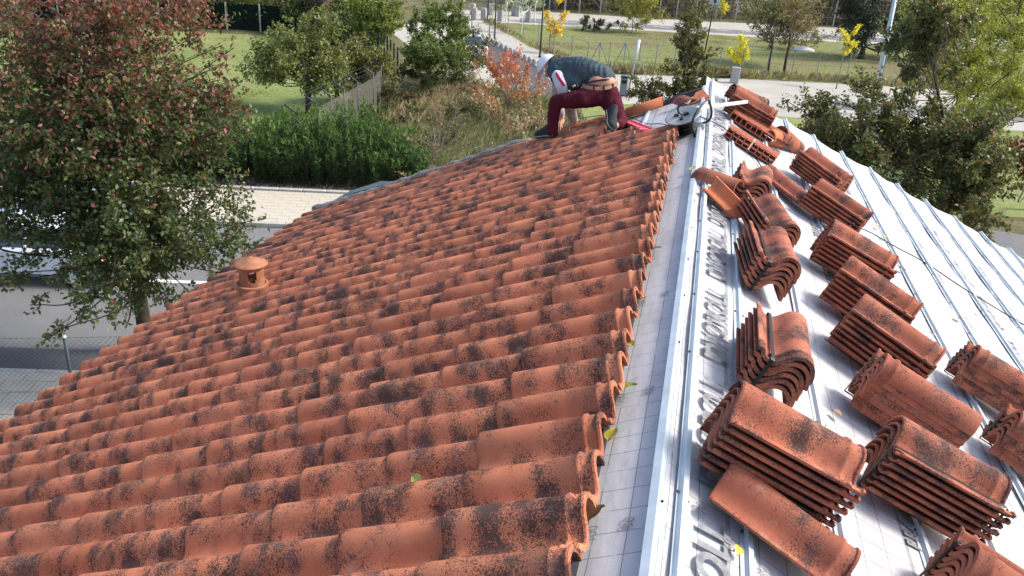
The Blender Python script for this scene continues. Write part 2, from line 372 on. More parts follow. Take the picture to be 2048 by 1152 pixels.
# ================================================================== HOUSE
house = empty('house', (0, 4.5, 0)); tag(house, 'gabled house, old clay tiles on one roof slope, bare white membrane on the other', 'house')
hinv = Matrix.Translation((0, -4.5, 0))
def hp(o): # parent keeping world placement
    o.parent = house; o.matrix_parent_inverse = hinv; return o
YN, YL, YR = -3.0, 8.72, 9.66
EAVE = 4.46
wl_ = MB()
wl_.box((-1.80, 2.6, 2.75), (3.9 + 0, 11.6, 5.5)); 
o = wl_.build('wall', M['wall']); hp(o)
wl_ = MB(); wl_.box((2.20, 2.9, 2.5), (4.1, 12.2, 5.0)); o = wl_.build('wall', M['wall']); hp(o)
APL, APR = -0.133, 0.118
def deck(name, sl, s0, s1, y0, y1fn, ns, ny, sagfn):
    V = []; F = []
    for i in range(ns + 1):
        s = s0 + (s1 - s0) * i / ns; y1 = y1fn(s)
        for j in range(ny + 1):
            y = y0 + (y1 - y0) * (j / ny); V.append((sl.sg * s, y, sagfn(s, y)))
    for i in range(ns):
        for j in range(ny):
            a = i * (ny + 1) + j; F.append((a, a + 1, a + ny + 2, a + ny + 1))
    b = len(V)   # underside skirt at the far verge
    for i in range(ns + 1):
        x, y, z = V[i * (ny + 1) + ny]; V.append((x, y - 0.01, z - 0.05))
    for i in range(ns): F.append((i * (ny + 1) + ny, b + i, b + i + 1, (i + 1) * (ny + 1) + ny))
    me = mk(name, V, F, True); o = put(name, me, M['membrane']); o.matrix_world = sl.mat(); 
    return o
rs = random.Random(3); jit = [rs.uniform(-1, 1) for _ in range(200)]
def sagR(s, y):
    ph = ((s - 0.40) / 0.3565) % 1.0
    return -0.012 * math.sin(math.pi * ph) + 0.004 * math.sin(y * 3.1 + s * 7) + 0.003 * math.sin(y * 7.7 - s * 5)
deckL = deck('left_deck', SL, APL, EAVE - 0.05, YN, lambda s: YL, 14, 60, lambda s, y: 0.002 * math.sin(y * 9 + s * 4))
deckR = deck('right_deck', SR, APR, 6.6, YN, lambda s: YR + 0.03 * math.sin(s * 6.1) + 0.035 * jit[int(s * 9) % 200], 110, 90, sagR)
for d in (deckL, deckR):
    mw = (SL if d is deckL else SR).mat(); d.parent = house; d.matrix_parent_inverse = hinv; d.matrix_basis = mw
def dput(name, me, mat, deck_, mw=None):
    """a piece of a slope: child of its deck, placed with a world matrix"""
    o = put(name, me, mat); o.parent = deck_; o.matrix_parent_inverse = INV[deck_]
    if mw is not None: o.matrix_basis = mw
    return o
bpy.context.view_layer.update()
INV = {deckL: deckL.matrix_world.inverted(), deckR: deckR.matrix_world.inverted()}
# --- hat-profile steel battens
def hat_mesh(ln, w=0.030, fl=0.018, h=0.018, name='batten', holes=True):
    t = 0.0012; prof = [(-w / 2 - fl, 0.0), (-w / 2, 0.0), (-w / 2 + 0.004, h), (w / 2 - 0.004, h), (w / 2, 0.0), (w / 2 + fl, 0.0)]
    V = []; F = []
    for y in (0, ln):
        for (x, z) in prof: V.append((x, y, z + t))
        for (x, z) in prof: V.append((x, y, z - 0.001))
    m = len(prof)
    for i in range(m - 1): F.append((i, i + 1, 2 * m + i + 1, 2 * m + i)); F.append((m + i + 1, m + i, 3 * m + i, 3 * m + i + 1))
    for yb in (0, 2 * m):
        for i in range(m - 1): F.append((yb + i, yb + m + i, yb + m + i + 1, yb + i + 1))
    F.append((0, 2 * m, 3 * m, m)); F.append((m - 1, 2 * m - 1, 4 * m - 1, 3 * m - 1))
    return mk(name, V, F)
screw = MB(); screw.lathe([(0.0, 0.004), (0.0035, 0.0035), (0.0042, 0.0)], 6)
screw_me = mk('screw', screw.V, screw.F); screw_me.materials.append(M['blacksteel'])
rb = random.Random(11)
def batten(sl, dk, s, y0, y1, h=0.004, w=0.030, fl=0.018, hh=0.018, screws=True, skew=0.0):
    me = hat_mesh(y1 - y0, w, fl, hh); 
    mw = sl.mat() @ Matrix.Translation((sl.sg * s, y0, h)) @ Matrix.Rotation(skew, 4, 'Z')
    o = dput('batten', me, M['galv'], dk, mw)
    if screws:
        sc = MB(); y = 0.3 + rb.random() * 0.3
        while y < y1 - y0:
            for dx in (-(w / 2 + fl * 0.6), (w / 2 + fl * 0.6)):
                if rb.random() < 0.8: sc.lathe([(0.0, 0.005), (0.0045, 0.004), (0.005, 0.0)], 7, c=(dx, y + rb.uniform(-.02, .02), 0.003))
            y += 0.45 + rb.random() * 0.12
        me2 = mk('screw_heads', sc.V, sc.F); s2 = dput('screw_heads', me2, M['blacksteel'], dk, mw); tag(s2, kind='stuff')
    return o
# ridge profiles (two beside the apex) and the battens down the bare slope
batten(SL, deckL, APL + 0.012, YN, 8.95, 0.006, 0.034, 0.004, 0.024)
batten(SR, deckR, APR + 0.062, YN, 9.5, 0.006, 0.026, 0.006, 0.020)
for j in range(17):
    s = 0.40 + 0.3565 * j
    batten(SR, deckR, s, YN, YR + 0.03 + rb.uniform(-0.01, 0.02), 0.004, 0.024, 0.014, 0.016)
for s in (0.09, 0.45): batten(SL, deckL, s, 7.35, 8.68, 0.004, 0.03, 0.014, 0.016, screws=False)
# --- printed lettering on the membrane
def words(txt, sl, dk, s, y, size, height_scale=1.0, mat='ink', flip=False, h=0.006):
    c = bpy.data.curves.new('lettering', 'FONT'); c.body = txt; c.size = size; c.space_character = 1.0; c.offset = size * (0.035 if size > .07 else 0.0)
    tmp = bpy.data.objects.new('lettering', c); COL.objects.link(tmp); dg = bpy.context.evaluated_depsgraph_get(); dg.update()
    me = bpy.data.meshes.new_from_object(tmp.evaluated_get(dg)); bpy.data.objects.remove(tmp)
    me.name = 'lettering'; me.materials.clear(); me.materials.append(M[mat])
    # read along the ridge, letter tops towards world -x
    R = Matrix.Rotation(math.pi / 2, 4, 'Z')
    sc_ = Matrix.Diagonal((1, height_scale, 1, 1))
    mw = sl.mat() @ Matrix.Translation((sl.sg * s, y, h)) @ R @ sc_
    o = dput('lettering', me, None, dk, mw); return o
y = 1.32
while y < 9.0:
    words('DIVOROLL', SR, deckR, 0.335, y, 0.145, 0.98, 'ink', h=0.010); y += 0.86
words('70', SR, deckR, 0.258, 2.02, 0.05, 1.0, h=0.010); words('60', SR, deckR, 0.352, 1.93, 0.05, h=0.012); words('50', SR, deckR, 0.462, 1.90, 0.05, h=0.010)
for (txt, s, y) in (('100', 0.045, 1.86), ('90', -0.062, 1.90), ('100', 0.045, 2.62), ('90', -0.062, 2.66), ('100', 0.045, 3.5), ('90', -0.062, 3.55)):
    words(txt, SL, deckL, s + 0.0, y, 0.05, h=0.006)
for i, y in enumerate([2.50, 3.30, 4.10, 4.9, 5.7, 6.5, 7.3, 8.1]):
    words('BRAAS' if i % 2 == 0 else 'MONIER', SR, deckR, 1.10, y, 0.085, h=0.006)
    words('Standard' if i % 2 else 'BRAAS', SR, deckR, 1.52 + 0.02 * i, y - 0.35, 0.10, h=-0.001)
    words('MONIER', SR, deckR, 0.50, y - 0.2 + 0.1, 0.06, h=0.004)
    words('BRAAS', SR, deckR, 2.28, y - 0.1, 0.09, mat='inklight', h=0.0)
    words('Standard', SR, deckR, 3.02, y + 0.1, 0.12, mat='inklight', h=0.0)
    words('DIVOROLL', SR, deckR, 2.68, y - 0.4, 0.13, mat='inklight', h=-0.001)
    words('DIVOROLL', SR, deckR, 3.75, y + 0.3, 0.13, mat='inklight', h=0.0)
# ================================================================== ROOF TILES
TL, TWID = 0.438, 0.250
ARCH = [(0.0, 0.004), (0.002, 0.020), (0.008, 0.038), (0.020, 0.058), (0.037, 0.073), (0.056, 0.081), (0.074, 0.082), (0.094, 0.076), (0.110, 0.064), (0.123, 0.046), (0.133, 0.029), (0.146, 0.013), (0.160, 0.004), (0.176, 0.002), (0.192, 0.007), (0.208, 0.016), (0.216, 0.029), (0.226, 0.034), (0.238, 0.031)]
def tile_mesh(name, prof=ARCH, ringset='full', seed=0, th=0.013, bd=0.004):
    r_ = random.Random(seed); n = len(prof)
    P = [Vector((x, z)) for x, z in prof]; Nn = []
    for i in range(n):
        t = P[min(i + 1, n - 1)] - P[max(i - 1, 0)]; t.normalize(); Nn.append(Vector((-t.y, t.x)))
    if ringset == 'full':
        rings = [(0, -.006, th), (.003, -.002, th), (.010, 0, th), (.12, 0, th), (.26, 0, th), (TL - .066, 0, th), (TL - .060, .007, th), (TL - .050, .007, th), (TL - .044, 0, th), (TL - .014, 0, th), (TL - .009, .007, th), (TL - .001, .006, th), (TL, .003, th)]
    elif ringset == 'mid': rings = [(0, -.006, th), (.004, -.001, th), (.012, 0, th), (.20, 0, th), (TL, 0, th)]
    else: rings = [(0, -.004, th), (.010, 0, th), (TL, 0, th)]
    bend = r_.uniform(-bd, bd); V = []; F = []
    m = 2 * n
    for (y, off, t) in rings:
        k = 1 - 0.035 * (y / TL)
        for i in range(n):
            q = P[i] + Nn[i] * off; V.append((0.07 + (q.x - 0.07) * k, y, q.y * k + bend * math.sin(y / TL * math.pi)))
        for i in reversed(range(n)):
            q = P[i] - Nn[i] * t; V.append((0.07 + (q.x - 0.07) * k, y, q.y * k + bend * math.sin(y / TL * math.pi)))
    for a in range(len(rings) - 1):
        for i in range(m):
            j = (i + 1) % m; F.append((a * m + i, a * m + j, (a + 1) * m + j, (a + 1) * m + i))
    last = (len(rings) - 1) * m
    for i in range(n - 1):
        F.append((i, m - 1 - i, m - 2 - i, i + 1)); F.append((last + i, last + i + 1, last + m - 2 - i, last + m - 1 - i))
    me = mk(name, V, F, True)
    me.set_sharp_from_angle(angle=rad(50)); return me
head_meshes = [tile_mesh('roof_tile', ringset='full', seed=i) for i in range(3)]
mid_meshes = [tile_mesh('roof_tile', ringset='mid', seed=i + 7) for i in range(4)]
for me in head_meshes + mid_meshes: me.materials.append(M['tile'])
LOP = [ARCH[i] for i in (0, 1, 3, 5, 7, 9, 11, 13, 15, 17)]
lowtile = tile_mesh('lt', LOP, 'low')
lowV = [Vector(v.co) for v in lowtile.vertices]; lowF = [tuple(p.vertices) for p in lowtile.polygons]
def left_tile_matrix(k, i, rj):
    big = 2.2 if rj.random() < .12 else 1.0
    ycrest = (7.7713 + k) * W; s_tail = 2.204 * W + i * 1.6985 * W
    up = Vector((CA, 0, SA)); n = SL.n
    h_tail, h_head = 0.071, 0.054
    tail = SL.P(s_tail + big * rj.uniform(-.007, .007), ycrest + 0.062 + big * rj.uniform(-.004, .004), h_tail + rj.uniform(-.004, .004))
    head = SL.P(s_tail - TL, ycrest + 0.062 + rj.uniform(-.003, .003), h_head + rj.uniform(-.002, .002))
    yv = (head - tail).normalized(); xv = yv.cross(n).normalized(); zv = xv.cross(yv)
    tw = Matrix.Rotation(big * rj.uniform(-.025, .025), 4, 'Y')
    return Matrix(((xv.x, yv.x, zv.x, tail.x), (xv.y, yv.y, zv.y, tail.y), (xv.z, yv.z, zv.z, tail.z), (0, 0, 0, 1))) @ tw
rj = random.Random(21); cells = []
for k in range(-7, 32):
    for i in range(0, 12):
        if k >= 25 and i < 1: continue
        if k >= 27 and i < 2: continue
        s_t = 2.204 * W + i * 1.6985 * W
        if s_t > EAVE + 0.12: continue
        mw = left_tile_matrix(k, i, rj); c = mw.translation; d = (c - CP); z = d.dot(CF)
        px = 1024 + FPX * d.dot(CR) / max(z, .01); py = 576 - FPX * d.dot(CU) / max(z, .01)
        inv = z > 0.1 and -260 < px < 2100 and -50 < py < 1330
        cells.append((not inv, d.length, k, i, mw))
cells.sort(key=lambda c: (c[0], c[1]))
rest = MB()
for n_, (oof, dist, k, i, mw) in enumerate(cells):
    if n_ < 298:
        me = head_meshes[(k * 5 + i) % 3] if (i == 0 or (i <= 2 and k >= 25)) else mid_meshes[(k * 7 + i * 3) % 4]
        dput('roof_tile', me, None, deckL, mw)
    else:
        if oof and k < -5: continue
        rest.add([mw @ v for v in lowV], lowF)
ro = rest.build('roof_tile_field', M['tile_far'], smooth=True); ro.data.set_sharp_from_angle(angle=rad(50))
ro.parent = deckL; ro.matrix_parent_inverse = INV[deckL]; tag(ro, kind='stuff')
# counter battens under the laid tiles (seen at the open head edge)
b_ = MB(); b_.box((0, 0, 0), (0.04, YL - YN - 0.1, 0.04)); me = mk('tile_batten', b_.V, b_.F)
for s in (0.10, 0.55): dput('tile_batten', me, M['blacksteel'], deckL, SL.mat() @ Matrix.Translation((-s, (7.10 + YN) / 2 if s < .2 else (7.2 + YN) / 2, 0.022)) @ Matrix.Diagonal((1, (7.10 - YN) / (YL - YN - 0.1), 1, 1)))
# verge: grey mortar fillet low down, orange verge tiles by the worker, dark flashing up to the ridge
vb = MB(); rr = random.Random(4); pts = []
for i in range(40):
    t = i / 39; s = 1.75 + (EAVE + 0.1 - 1.75) * t; pts.append(SL.P(s, YL + 0.0 + rr.uniform(-.012, .012), 0.068 + rr.uniform(-.008, .008)))
vb.tube(pts, [0.062 + rr.uniform(-.01, .012) for _ in pts], 8); o = vb.build('verge_mortar', M['mortar'], smooth=True); o.parent = deckL; o.matrix_parent_inverse = INV[deckL]
for i, (s0, s1) in enumerate(((1.18, 1.75), (0.62, 1.20), (0.28, 0.66))):
    V = []; F = []
    for a, s in enumerate((s0, (s0 + s1) / 2, s1)):
        for k in range(9):
            th = math.pi * k / 8; rr_ = 0.085 + 0.006 * a
            V.append(SL.P(s, 8.68 - 0.10 * (i == 2) + rr_ * math.cos(th), 0.02 + 0.012 * i + 0.07 * math.sin(th)))
    nt_ = len(V)
    for v in list(V): V.append(v - SL.n * 0.012)
    for a in range(2):
        for k in range(8):
            q = a * 9 + k; F.append((q, q + 9, q + 10, q + 1)); F.append((nt_ + q, nt_ + q + 1, nt_ + q + 10, nt_ + q + 9))
    for k in range(8): F.append((k, k + 1, nt_ + k + 1, nt_ + k)); F.append((18 + k + 1, 18 + k, nt_ + 18 + k, nt_ + 18 + k + 1))
    for a in range(2): F.append((a * 9, nt_ + a * 9, nt_ + a * 9 + 9, a * 9 + 9)); F.append((a * 9 + 8, a * 9 + 17, nt_ + a * 9 + 17, nt_ + a * 9 + 8))
    o = put('verge_tile', mk('verge_tile', V, F, True), M['tile_new']); o.parent = deckL; o.matrix_parent_inverse = INV[deckL]
fb = MB(); prof = [(0.0, -.02), (0.0, .035), (.03, .05), (.08, .045), (.13, .02)]
sts = [(-0.10, 0), (0.1, .01), (0.25, -.005), (0.4, .012), (0.58, .0), (0.72, .01)]
V = []; F = []
for (s, dz) in sts:
    for (a, b) in prof: V.append(SL.P(s, 8.70 + a * 0.9, b + dz))
for i in range(len(sts) - 1):
    for k in range(4): F.append((i * 5 + k, i * 5 + k + 1, i * 5 + k + 6, i * 5 + k + 5))
fb.add(V, F); o = fb.build('verge_flashing', simple('dark_brown_flashing', (0.035, 0.027, 0.027), 0.4, 0.5), smooth=True); o.parent = deckL; o.matrix_parent_inverse = INV[deckL]
# grey flashing flap at the far eave corner
fb = MB(); c0 = SL.P(EAVE + 0.08, 8.60, 0.03)
V = [SL.P(4.72, 8.62, 0.02), SL.P(4.66, 9.05, 0.04), SL.P(4.3, 9.25, 0.10), SL.P(3.8, 9.15, 0.11), SL.P(3.5, 8.85, 0.10), SL.P(4.0, 8.78, 0.13)]
fb.add(V, [(0, 1, 2, 5), (2, 3, 4, 5)]); V2 = [v - SL.n * 0.01 for v in V]; fb.add(V2, [(5, 2, 1, 0), (5, 4, 3, 2)])
o = fb.build('corner_flashing', simple('lead_flashing', (0.07, 0.09, 0.10), 0.5, 0.5)); o.parent = deckL; o.matrix_parent_inverse = INV[deckL]
# terracotta vent on the laid slope
vp = SL.P(3.42, 5.46, 0.09)
vent = empty('roof_vent', vp); vent.scale = (.80, .80, .86); vent.parent = deckL; vent.matrix_parent_inverse = INV[deckL]
bpy.context.view_layer.update()
def vsub(mb, name, mat):
    o = mb.build(name, mat, vent, smooth=True); o.data.set_sharp_from_angle(angle=rad(40)); return o
b = MB(); b.lathe([(0.155, -0.14), (0.15, 0.10), (0.158, 0.105), (0.158, 0.125), (0.150, 0.13), (0.135, 0.13), (0.135, -0.14)], 36); vsub(b, 'vent_base', M['clay_plain'])
# body with oval openings: cut from a fine cylinder grid
b = MB(); nz, nk = 14, 56; V = []; F = []
for rr_ in (0.125, 0.113):
    for i in range(nz + 1):
        for k in range(nk):
            th = 2 * math.pi * k / nk; V.append((rr_ * math.cos(th), rr_ * math.sin(th), 0.12 + 0.20 * i / nz))
def hole(i, k):
    z = (i + 0.5) / nz; ph = ((k + 0.5) / nk * 4 + 0.15) % 1.0 - 0.5
    if not (0.20 < z < 0.90): return False
    zc = (z - 0.58) / 0.32 if z > .58 else (z - 0.58) / 0.38
    return abs(ph) < 0.24 * math.sqrt(max(0, 1 - max(0, -zc) ** 2.2 * 1.0)) if z < .58 else abs(ph) < 0.24 and z < 0.82
for i in range(nz):
    for k in range(nk):
        j = (k + 1) % nk; a, c, d, e = i * nk + k, i * nk + j, (i + 1) * nk + j, (i + 1) * nk + k; of = (nz + 1) * nk
        if not hole(i, k):
            F.append((a, c, d, e)); F.append((of + c, of + a, of + e, of + d))
        else:
            if not hole(i, (k - 1) % nk): F.append((a, e, of + e, of + a))
            if not hole(i, (k + 1) % nk): F.append((c, of + c, of + d, d))
            if not hole(i - 1, k): F.append((a, of + a, of + c, c))
            if not hole(i + 1, k): F.append((e, d, of + d, of + e))
b.add(V, F); vsub(b, 'vent_body', M['clay_plain'])
b = MB(); b.lathe([(0.0, 0.385), (0.02, 0.382), (0.06, 0.358), (0.12, 0.335), (0.158, 0.325), (0.163, 0.318), (0.155, 0.310), (0.12, 0.312), (0.0, 0.32)], 36); vsub(b, 'vent_cap', M['clay_plain'])
# ================================================================== THINGS ON THE ROOF
stack_me = [tile_mesh('clay_tile', ringset='full', seed=i + 30, th=0.0105, bd=.0015) for i in range(3)]
for me in stack_me: me.materials.append(M['tile_stack'])
PITCH = 0.0285
ORD = ['topmost', 'second', 'third', 'fourth', 'fifth', 'sixth', 'seventh', 'eighth']
rt = random.Random(8)
def stack_frame(sl, tail, head, n, h0=0.036):
    """tail/head: pixel marks of the top tile's barrel crest, read on the slope; the frame sits under the lowest tile"""
    hh = h0 + 0.082 + PITCH * (n - 1)
    a = sl.at(*tail, hh) if isinstance(tail, tuple) and len(tail) == 2 and tail[0] > 50 else tail
    b = sl.at(*head, hh) if isinstance(head, tuple) and head[0] > 50 else head
    d = Vector((b[0] - a[0], b[1] - a[1])); c = Vector(((a[0] + b[0]) / 2, (a[1] + b[1]) / 2)); d.normalize()
    t = c - d * (TL / 2)
    yv = (sl.d * d.x + Vector((0, 1, 0)) * d.y).normalized(); zv = sl.n; xv = yv.cross(zv).normalized()
    o = sl.P(t.x, t.y, h0) - xv * 0.065
    return Matrix(((xv.x, yv.x, zv.x, o.x), (xv.y, yv.y, zv.y, o.y), (xv.z, yv.z, zv.z, o.z), (0, 0, 0, 1)))
def tile_at(mw, parent=None, me=None):
    o = bpy.data.objects.new('clay_tile', me or rt.choice(stack_me)); COL.objects.link(o)
    if parent is not None: o.parent = parent
    o.matrix_basis = mw; return o
def jitter(i): return Matrix.Translation((rt.uniform(-.003, .003), rt.uniform(-.0045, .0045), i * PITCH)) @ Matrix.Rotation(rt.uniform(-.006, .006), 4, 'Z')
def loose_stack(tail, head, n, where, sl=SR, shift=0.0):
    mw = stack_frame(sl, tail, head, n)
    for i in range(n):
        o = tile_at(mw @ Matrix.Translation((0, shift * i, 0)) @ jitter(i)); k = n - 1 - i
        nm = 'lowest' if i == 0 else ORD[k]
        tag(o, f'{nm} tile of the loose stack {where}', 'roof tile', 'loose clay tiles stacked on the membrane')
def bundle(tail, head, n, label, strap='end', sl=SR, end='head'):
    mw = stack_frame(sl, tail, head, n)
    root = bpy.data.objects.new('tile_bundle', None); COL.objects.link(root); root.matrix_basis = mw; root.empty_display_size = .1
    tag(root, label, 'tile bundle', 'strapped bundles of clay tiles')
    for i in range(n): tile_at(jitter(i), root)
    # black strap: a loop round the pan side of the stack
    top = (n - 1) * PITCH; b = MB(); x0 = 0.165 if strap == 'end' else 0.150
    w = 0.014; y1 = TL + 0.007; y0 = -0.007
    path = [(x0, y1, -0.016), (x0, y1, top + 0.014), (x0, y1 - 0.012, top + 0.019), (x0, y0 + 0.012, top + 0.012), (x0, y0, top + 0.006), (x0, y0, -0.016)]
    V = []; F = []
    for (x, y, z) in path: V += [(x - w / 2, y, z), (x + w / 2, y, z)]
    m = len(path)
    for i in range(m): j = (i + 1) % m; F.append((2 * i, 2 * i + 1, 2 * j + 1, 2 * j))
    b.add(V, F); V2 = [(x, y + (0.0015 if y > TL / 2 else -0.0015), z + (0.0015 if z > 0 else -0.0015)) for (x, y, z) in V]; b.add(V2, [f[::-1] for f in F])
    b.build('strap', M['strap'], root); return root
# far column (runs down the slope), from the far verge towards the camera
loose_stack((1462, 163), (1545, 203), 4, 'at the far verge, rear of the pair')
loose_stack((1480, 176), (1553, 219), 6, 'right behind the hollow bricks')
loose_stack((1625, 294), (1706, 352), 6, 'beyond the one ringed by a wire')
loose_stack((1647, 358), (1743, 422), 6, 'ringed by a thin wire')
loose_stack((1676, 441), (1792, 510), 7, 'just nearer than the wire-ringed one')
loose_stack((1714, 517), (1839, 602), 7, 'second nearer than the wire-ringed one')
bundle((1739, 592), (1883, 693), 7, 'long strapped bundle of clay tiles with a thin dark strap, right behind the reversed bundle')
bundle((1951, 822), (1789, 718), 7, 'reversed strapped bundle with stepped ends in the middle of the bare slope')
loose_stack((1493, 766), (1727, 898), 7, 'tall one with speckled top beside the large grey lettering')
bundle((1818, 840), (2011, 951), 7, 'large strapped bundle with a diagonal dark strap, next to the BRAAS lettering')
r0 = SR.at(1962, 698, .25); bundle((r0[0] + .40, r0[1] - .05), r0, 6, 'strapped tile bundle at the right edge, behind the other edge bundle')
r0 = SR.at(2047, 831, .25); bundle((r0[0] + .40, r0[1] - .06), r0, 6, 'strapped tile bundle cut by the right edge, its lower half nearest the camera')
r0 = SR.at(1949, 1120, .22); bundle((r0[0] + .40, r0[1] - .06), r0, 6, 'strapped tile bundle at the bottom edge of the picture, below the BRAAS lettering')
# near column of upright bundles turned towards the camera
bundle((1602, 627), (1614, 718), 6, 'strapped bundle turned to the camera, nearest of the column by the ridge battens')
bundle((1567, 456), (1592, 520), 6, 'strapped bundle turned to the camera, middle one of the column by the ridge battens')
bundle((1550, 390), (1592, 449), 5, 'strapped bundle turned to the camera, touching the rounded stack behind it')
loose_stack((1539, 331), (1533, 366), 5, 'with rounded nested arches, uphill end of the near column', shift=-0.004)
# single tiles
mw = stack_frame(SR, (1473, 924), (1715, 1102), 1, 0.036)
tag(tile_at(mw), 'single speckled roof tile lying alone on the membrane below the tall stack', 'roof tile')
q = SR.at(1572, 378, 0.03)
mw = stack_frame(SR, (q[0] - .14, q[1] + .10), (q[0] + .14, q[1] - .12), 1, 0.03) 
tag(tile_at(mw), 'clay tile half hidden behind the rounded stack with its flat side showing', 'roof tile')
# two broken pieces by the ridge batten
def shard(name, label, sl, s, y, h, rot, arc, ln, rad_, mat, cut=0.0):
    V = []; F = []; na = 12
    for a, t in enumerate((0, .25, .5, .75, 1)):
        for k in range(na + 1):
            th = math.pi * (0.5 - arc / 2 + arc * k / na); r_ = rad_ * (1 + 0.06 * t)
            yy = ln * (t - .5) + (cut * (k / na - .5) * (1 if t > .5 else -.4)) * (1 if t in (0, 1) else 0.4)
            V.append(Vector((r_ * math.cos(th), yy, r_ * math.sin(th) - rad_ * 0.5)))
    n0 = len(V)
    for v in list(V): V.append(Vector((v.x * .86, v.y, (v.z + rad_ * .5) * .86 - rad_ * .5)))
    m = na + 1
    for a in range(4):
        for k in range(na):
            i = a * m + k; F.append((i, i + m, i + m + 1, i + 1)); F.append((n0 + i, n0 + i + 1, n0 + i + m + 1, n0 + i + m))
    for k in range(na): F.append((k, k + 1, n0 + k + 1, n0 + k)); F.append((4 * m + k + 1, 4 * m + k, n0 + 4 * m + k, n0 + 4 * m + k + 1))
    for a in range(4): F.append((a * m, n0 + a * m, n0 + a * m + m, a * m + m)); F.append((a * m + na, a * m + m + na, n0 + a * m + m + na, n0 + a * m + na))
    o = put(name, mk(name, V, F, True), mat); o.data.set_sharp_from_angle(angle=rad(45))
    p = sl.P(s, y, h); B = Matrix.Rotation(A * sl.sg, 4, 'Y')
    o.matrix_basis = Matrix.Translation(p) @ B @ rot
    tag(o, label, 'broken tile'); return o
RX, RY, RZm = (lambda a: Matrix.Rotation(rad(a), 4, 'X')), (lambda a: Matrix.Rotation(rad(a), 4, 'Y')), (lambda a: Matrix.Rotation(rad(a), 4, 'Z'))
q = SR.at(1443, 400, 0.04); shard('tile_shard', 'bright orange broken tile lying hollow side up beside the ridge batten', SR, q[0], q[1], 0.055, RZm(38) @ RY(158), .82, 0.33, 0.085, M['tile_new'], .10)
q = SR.at(1430, 362, 0.06); shard('tile_shard', 'curved tile piece leaning over the orange broken one', SR, q[0] + .02, q[1], 0.085, RZm(52) @ RX(-18) @ RY(-15), .9, 0.30, 0.075, M['tile_stack'], .05)
q = SR.at(1465, 390, 0.02); mw = stack_frame(SR, (q[0] - .02, q[1] + .16), (q[0] + .03, q[1] - .12), 1, 0.012)
V = []; b = MB(); b.box((0, 0, 0.012), (0.12, 0.25, 0.014), bev=0.003); b.box((-.055, 0, 0.022), (0.012, 0.25, 0.018), bev=.003); b.box((.055, 0, 0.02), (0.012, 0.25, 0.014), bev=.003)
o = b.build('tile_shard', M['tile_stack']); o.matrix_basis = Matrix.Translation(SR.P(q[0] + .02, q[1], 0.012)) @ Matrix.Rotation(A, 4, 'Y') @ RZm(18)
tag(o, 'flat half of a broken tile lying against the nearest curved pieces', 'broken tile')
q = SL.at(1372, 205, .03); shard('tile_shard', 'brown grooved tile piece lying under the far ridge by the exposed batten', SL, q[0] + .0, q[1], 0.035, RZm(30) @ RX(8), .7, 0.20, 0.09, M['tile_stack'], .08)
q = SL.at(1398, 196, .03); b = MB(); tri = [Vector((-.10, -.09, 0)), Vector((.10, -.06, .0)), Vector((.05, .14, .02)), Vector((-.02, .12, .02))]
b.add(tri + [v + Vector((0, 0, .014)) for v in tri], [(3, 2, 1, 0), (4, 5, 6, 7), (0, 1, 5, 4), (1, 2, 6, 5), (2, 3, 7, 6), (3, 0, 4, 7)])
o = b.build('tile_shard', M['tile_new']); o.matrix_basis = Matrix.Translation(SL.P(q[0], q[1], .02)) @ Matrix.Rotation(-A, 4, 'Y') @ RX(10); tag(o, 'flat orange triangular tile offcut beneath the far end of the ridge', 'broken tile')
q = SR.at(1578, 288, .05); shard('ridge_tile', 'half round orange ridge tile standing on edge past the hollow bricks', SR, q[0], q[1], 0.09, RZm(-50) @ RX(-14) @ RY(20), 1.0, 0.34, 0.095, M['tile_stack'], .02)
q = SR.at(1556, 282, .05); shard('ridge_tile', 'half round ridge tile tipped on its side between bricks and standing ridge tile', SR, q[0], q[1], 0.07, RZm(-35) @ RY(65), 1.0, 0.30, 0.075, M['tile_new'], .04)
mw = stack_frame(SR, (1522, 236), (1566, 262), 1, 0.06); tag(tile_at(mw), 'clay tile sloping down from the far stacks onto the ridge tiles', 'roof tile')
# hollow bricks ----------------------------------------------------------
def hollow_brick(name, label, sl, s, y, h, rot, size, nx, nz, cat='brick'):
    """size = (length x, depth y, height z); cells run through y and show on the -y face"""
    Lx, Ly, Lz = size; wall = 0.008; b = MB()
    cx = (Lx - wall) / nx; cz = (Lz - wall) / nz
    for i in range(nx + 1): b.box((-Lx / 2 + wall / 2 + i * cx, 0, 0), (wall, Ly, Lz))
    for k in range(nz + 1):
        for i in range(nx): b.box((-Lx / 2 + wall + (i + .5) * cx - wall / 2, 0, -Lz / 2 + wall / 2 + k * cz), (cx - wall, Ly - 0.001, wall))
    # fine grooves: ribs on the top face
    for g in range(7): b.box((0, -Ly / 2 + Ly * (g + .5) / 7, Lz / 2 + .0008), (Lx - .004, Ly / 7 * .55, .0022))
    o = b.build(name, M['brick']); o.matrix_basis = Matrix.Translation(sl.P(s, y, h)) @ Matrix.Rotation(A * sl.sg, 4, 'Y') @ rot; tag(o, label, cat, 'hollow clay bricks'); return o
q1 = SR.at(1480, 283, .045); q2 = SR.at(1519, 300, .045)
ang = math.degrees(math.atan2(q2[1] - q1[1], q2[0] - q1[0]))
mid = ((q1[0] + q2[0]) / 2, (q1[1] + q2[1]) / 2); dl = .12
hollow_brick('hollow_brick', 'hollow brick with two rows of holes, uphill one of the front pair', SR, q1[0] - .01, q1[1] + .10, .055, RZm(-10), (.225, .17, .085), 4, 2)
hollow_brick('hollow_brick', 'hollow brick with two rows of holes, downhill one of the front pair', SR, q1[0] + .222, q1[1] + .055, .055, RZm(-12), (.225, .17, .085), 4, 2)
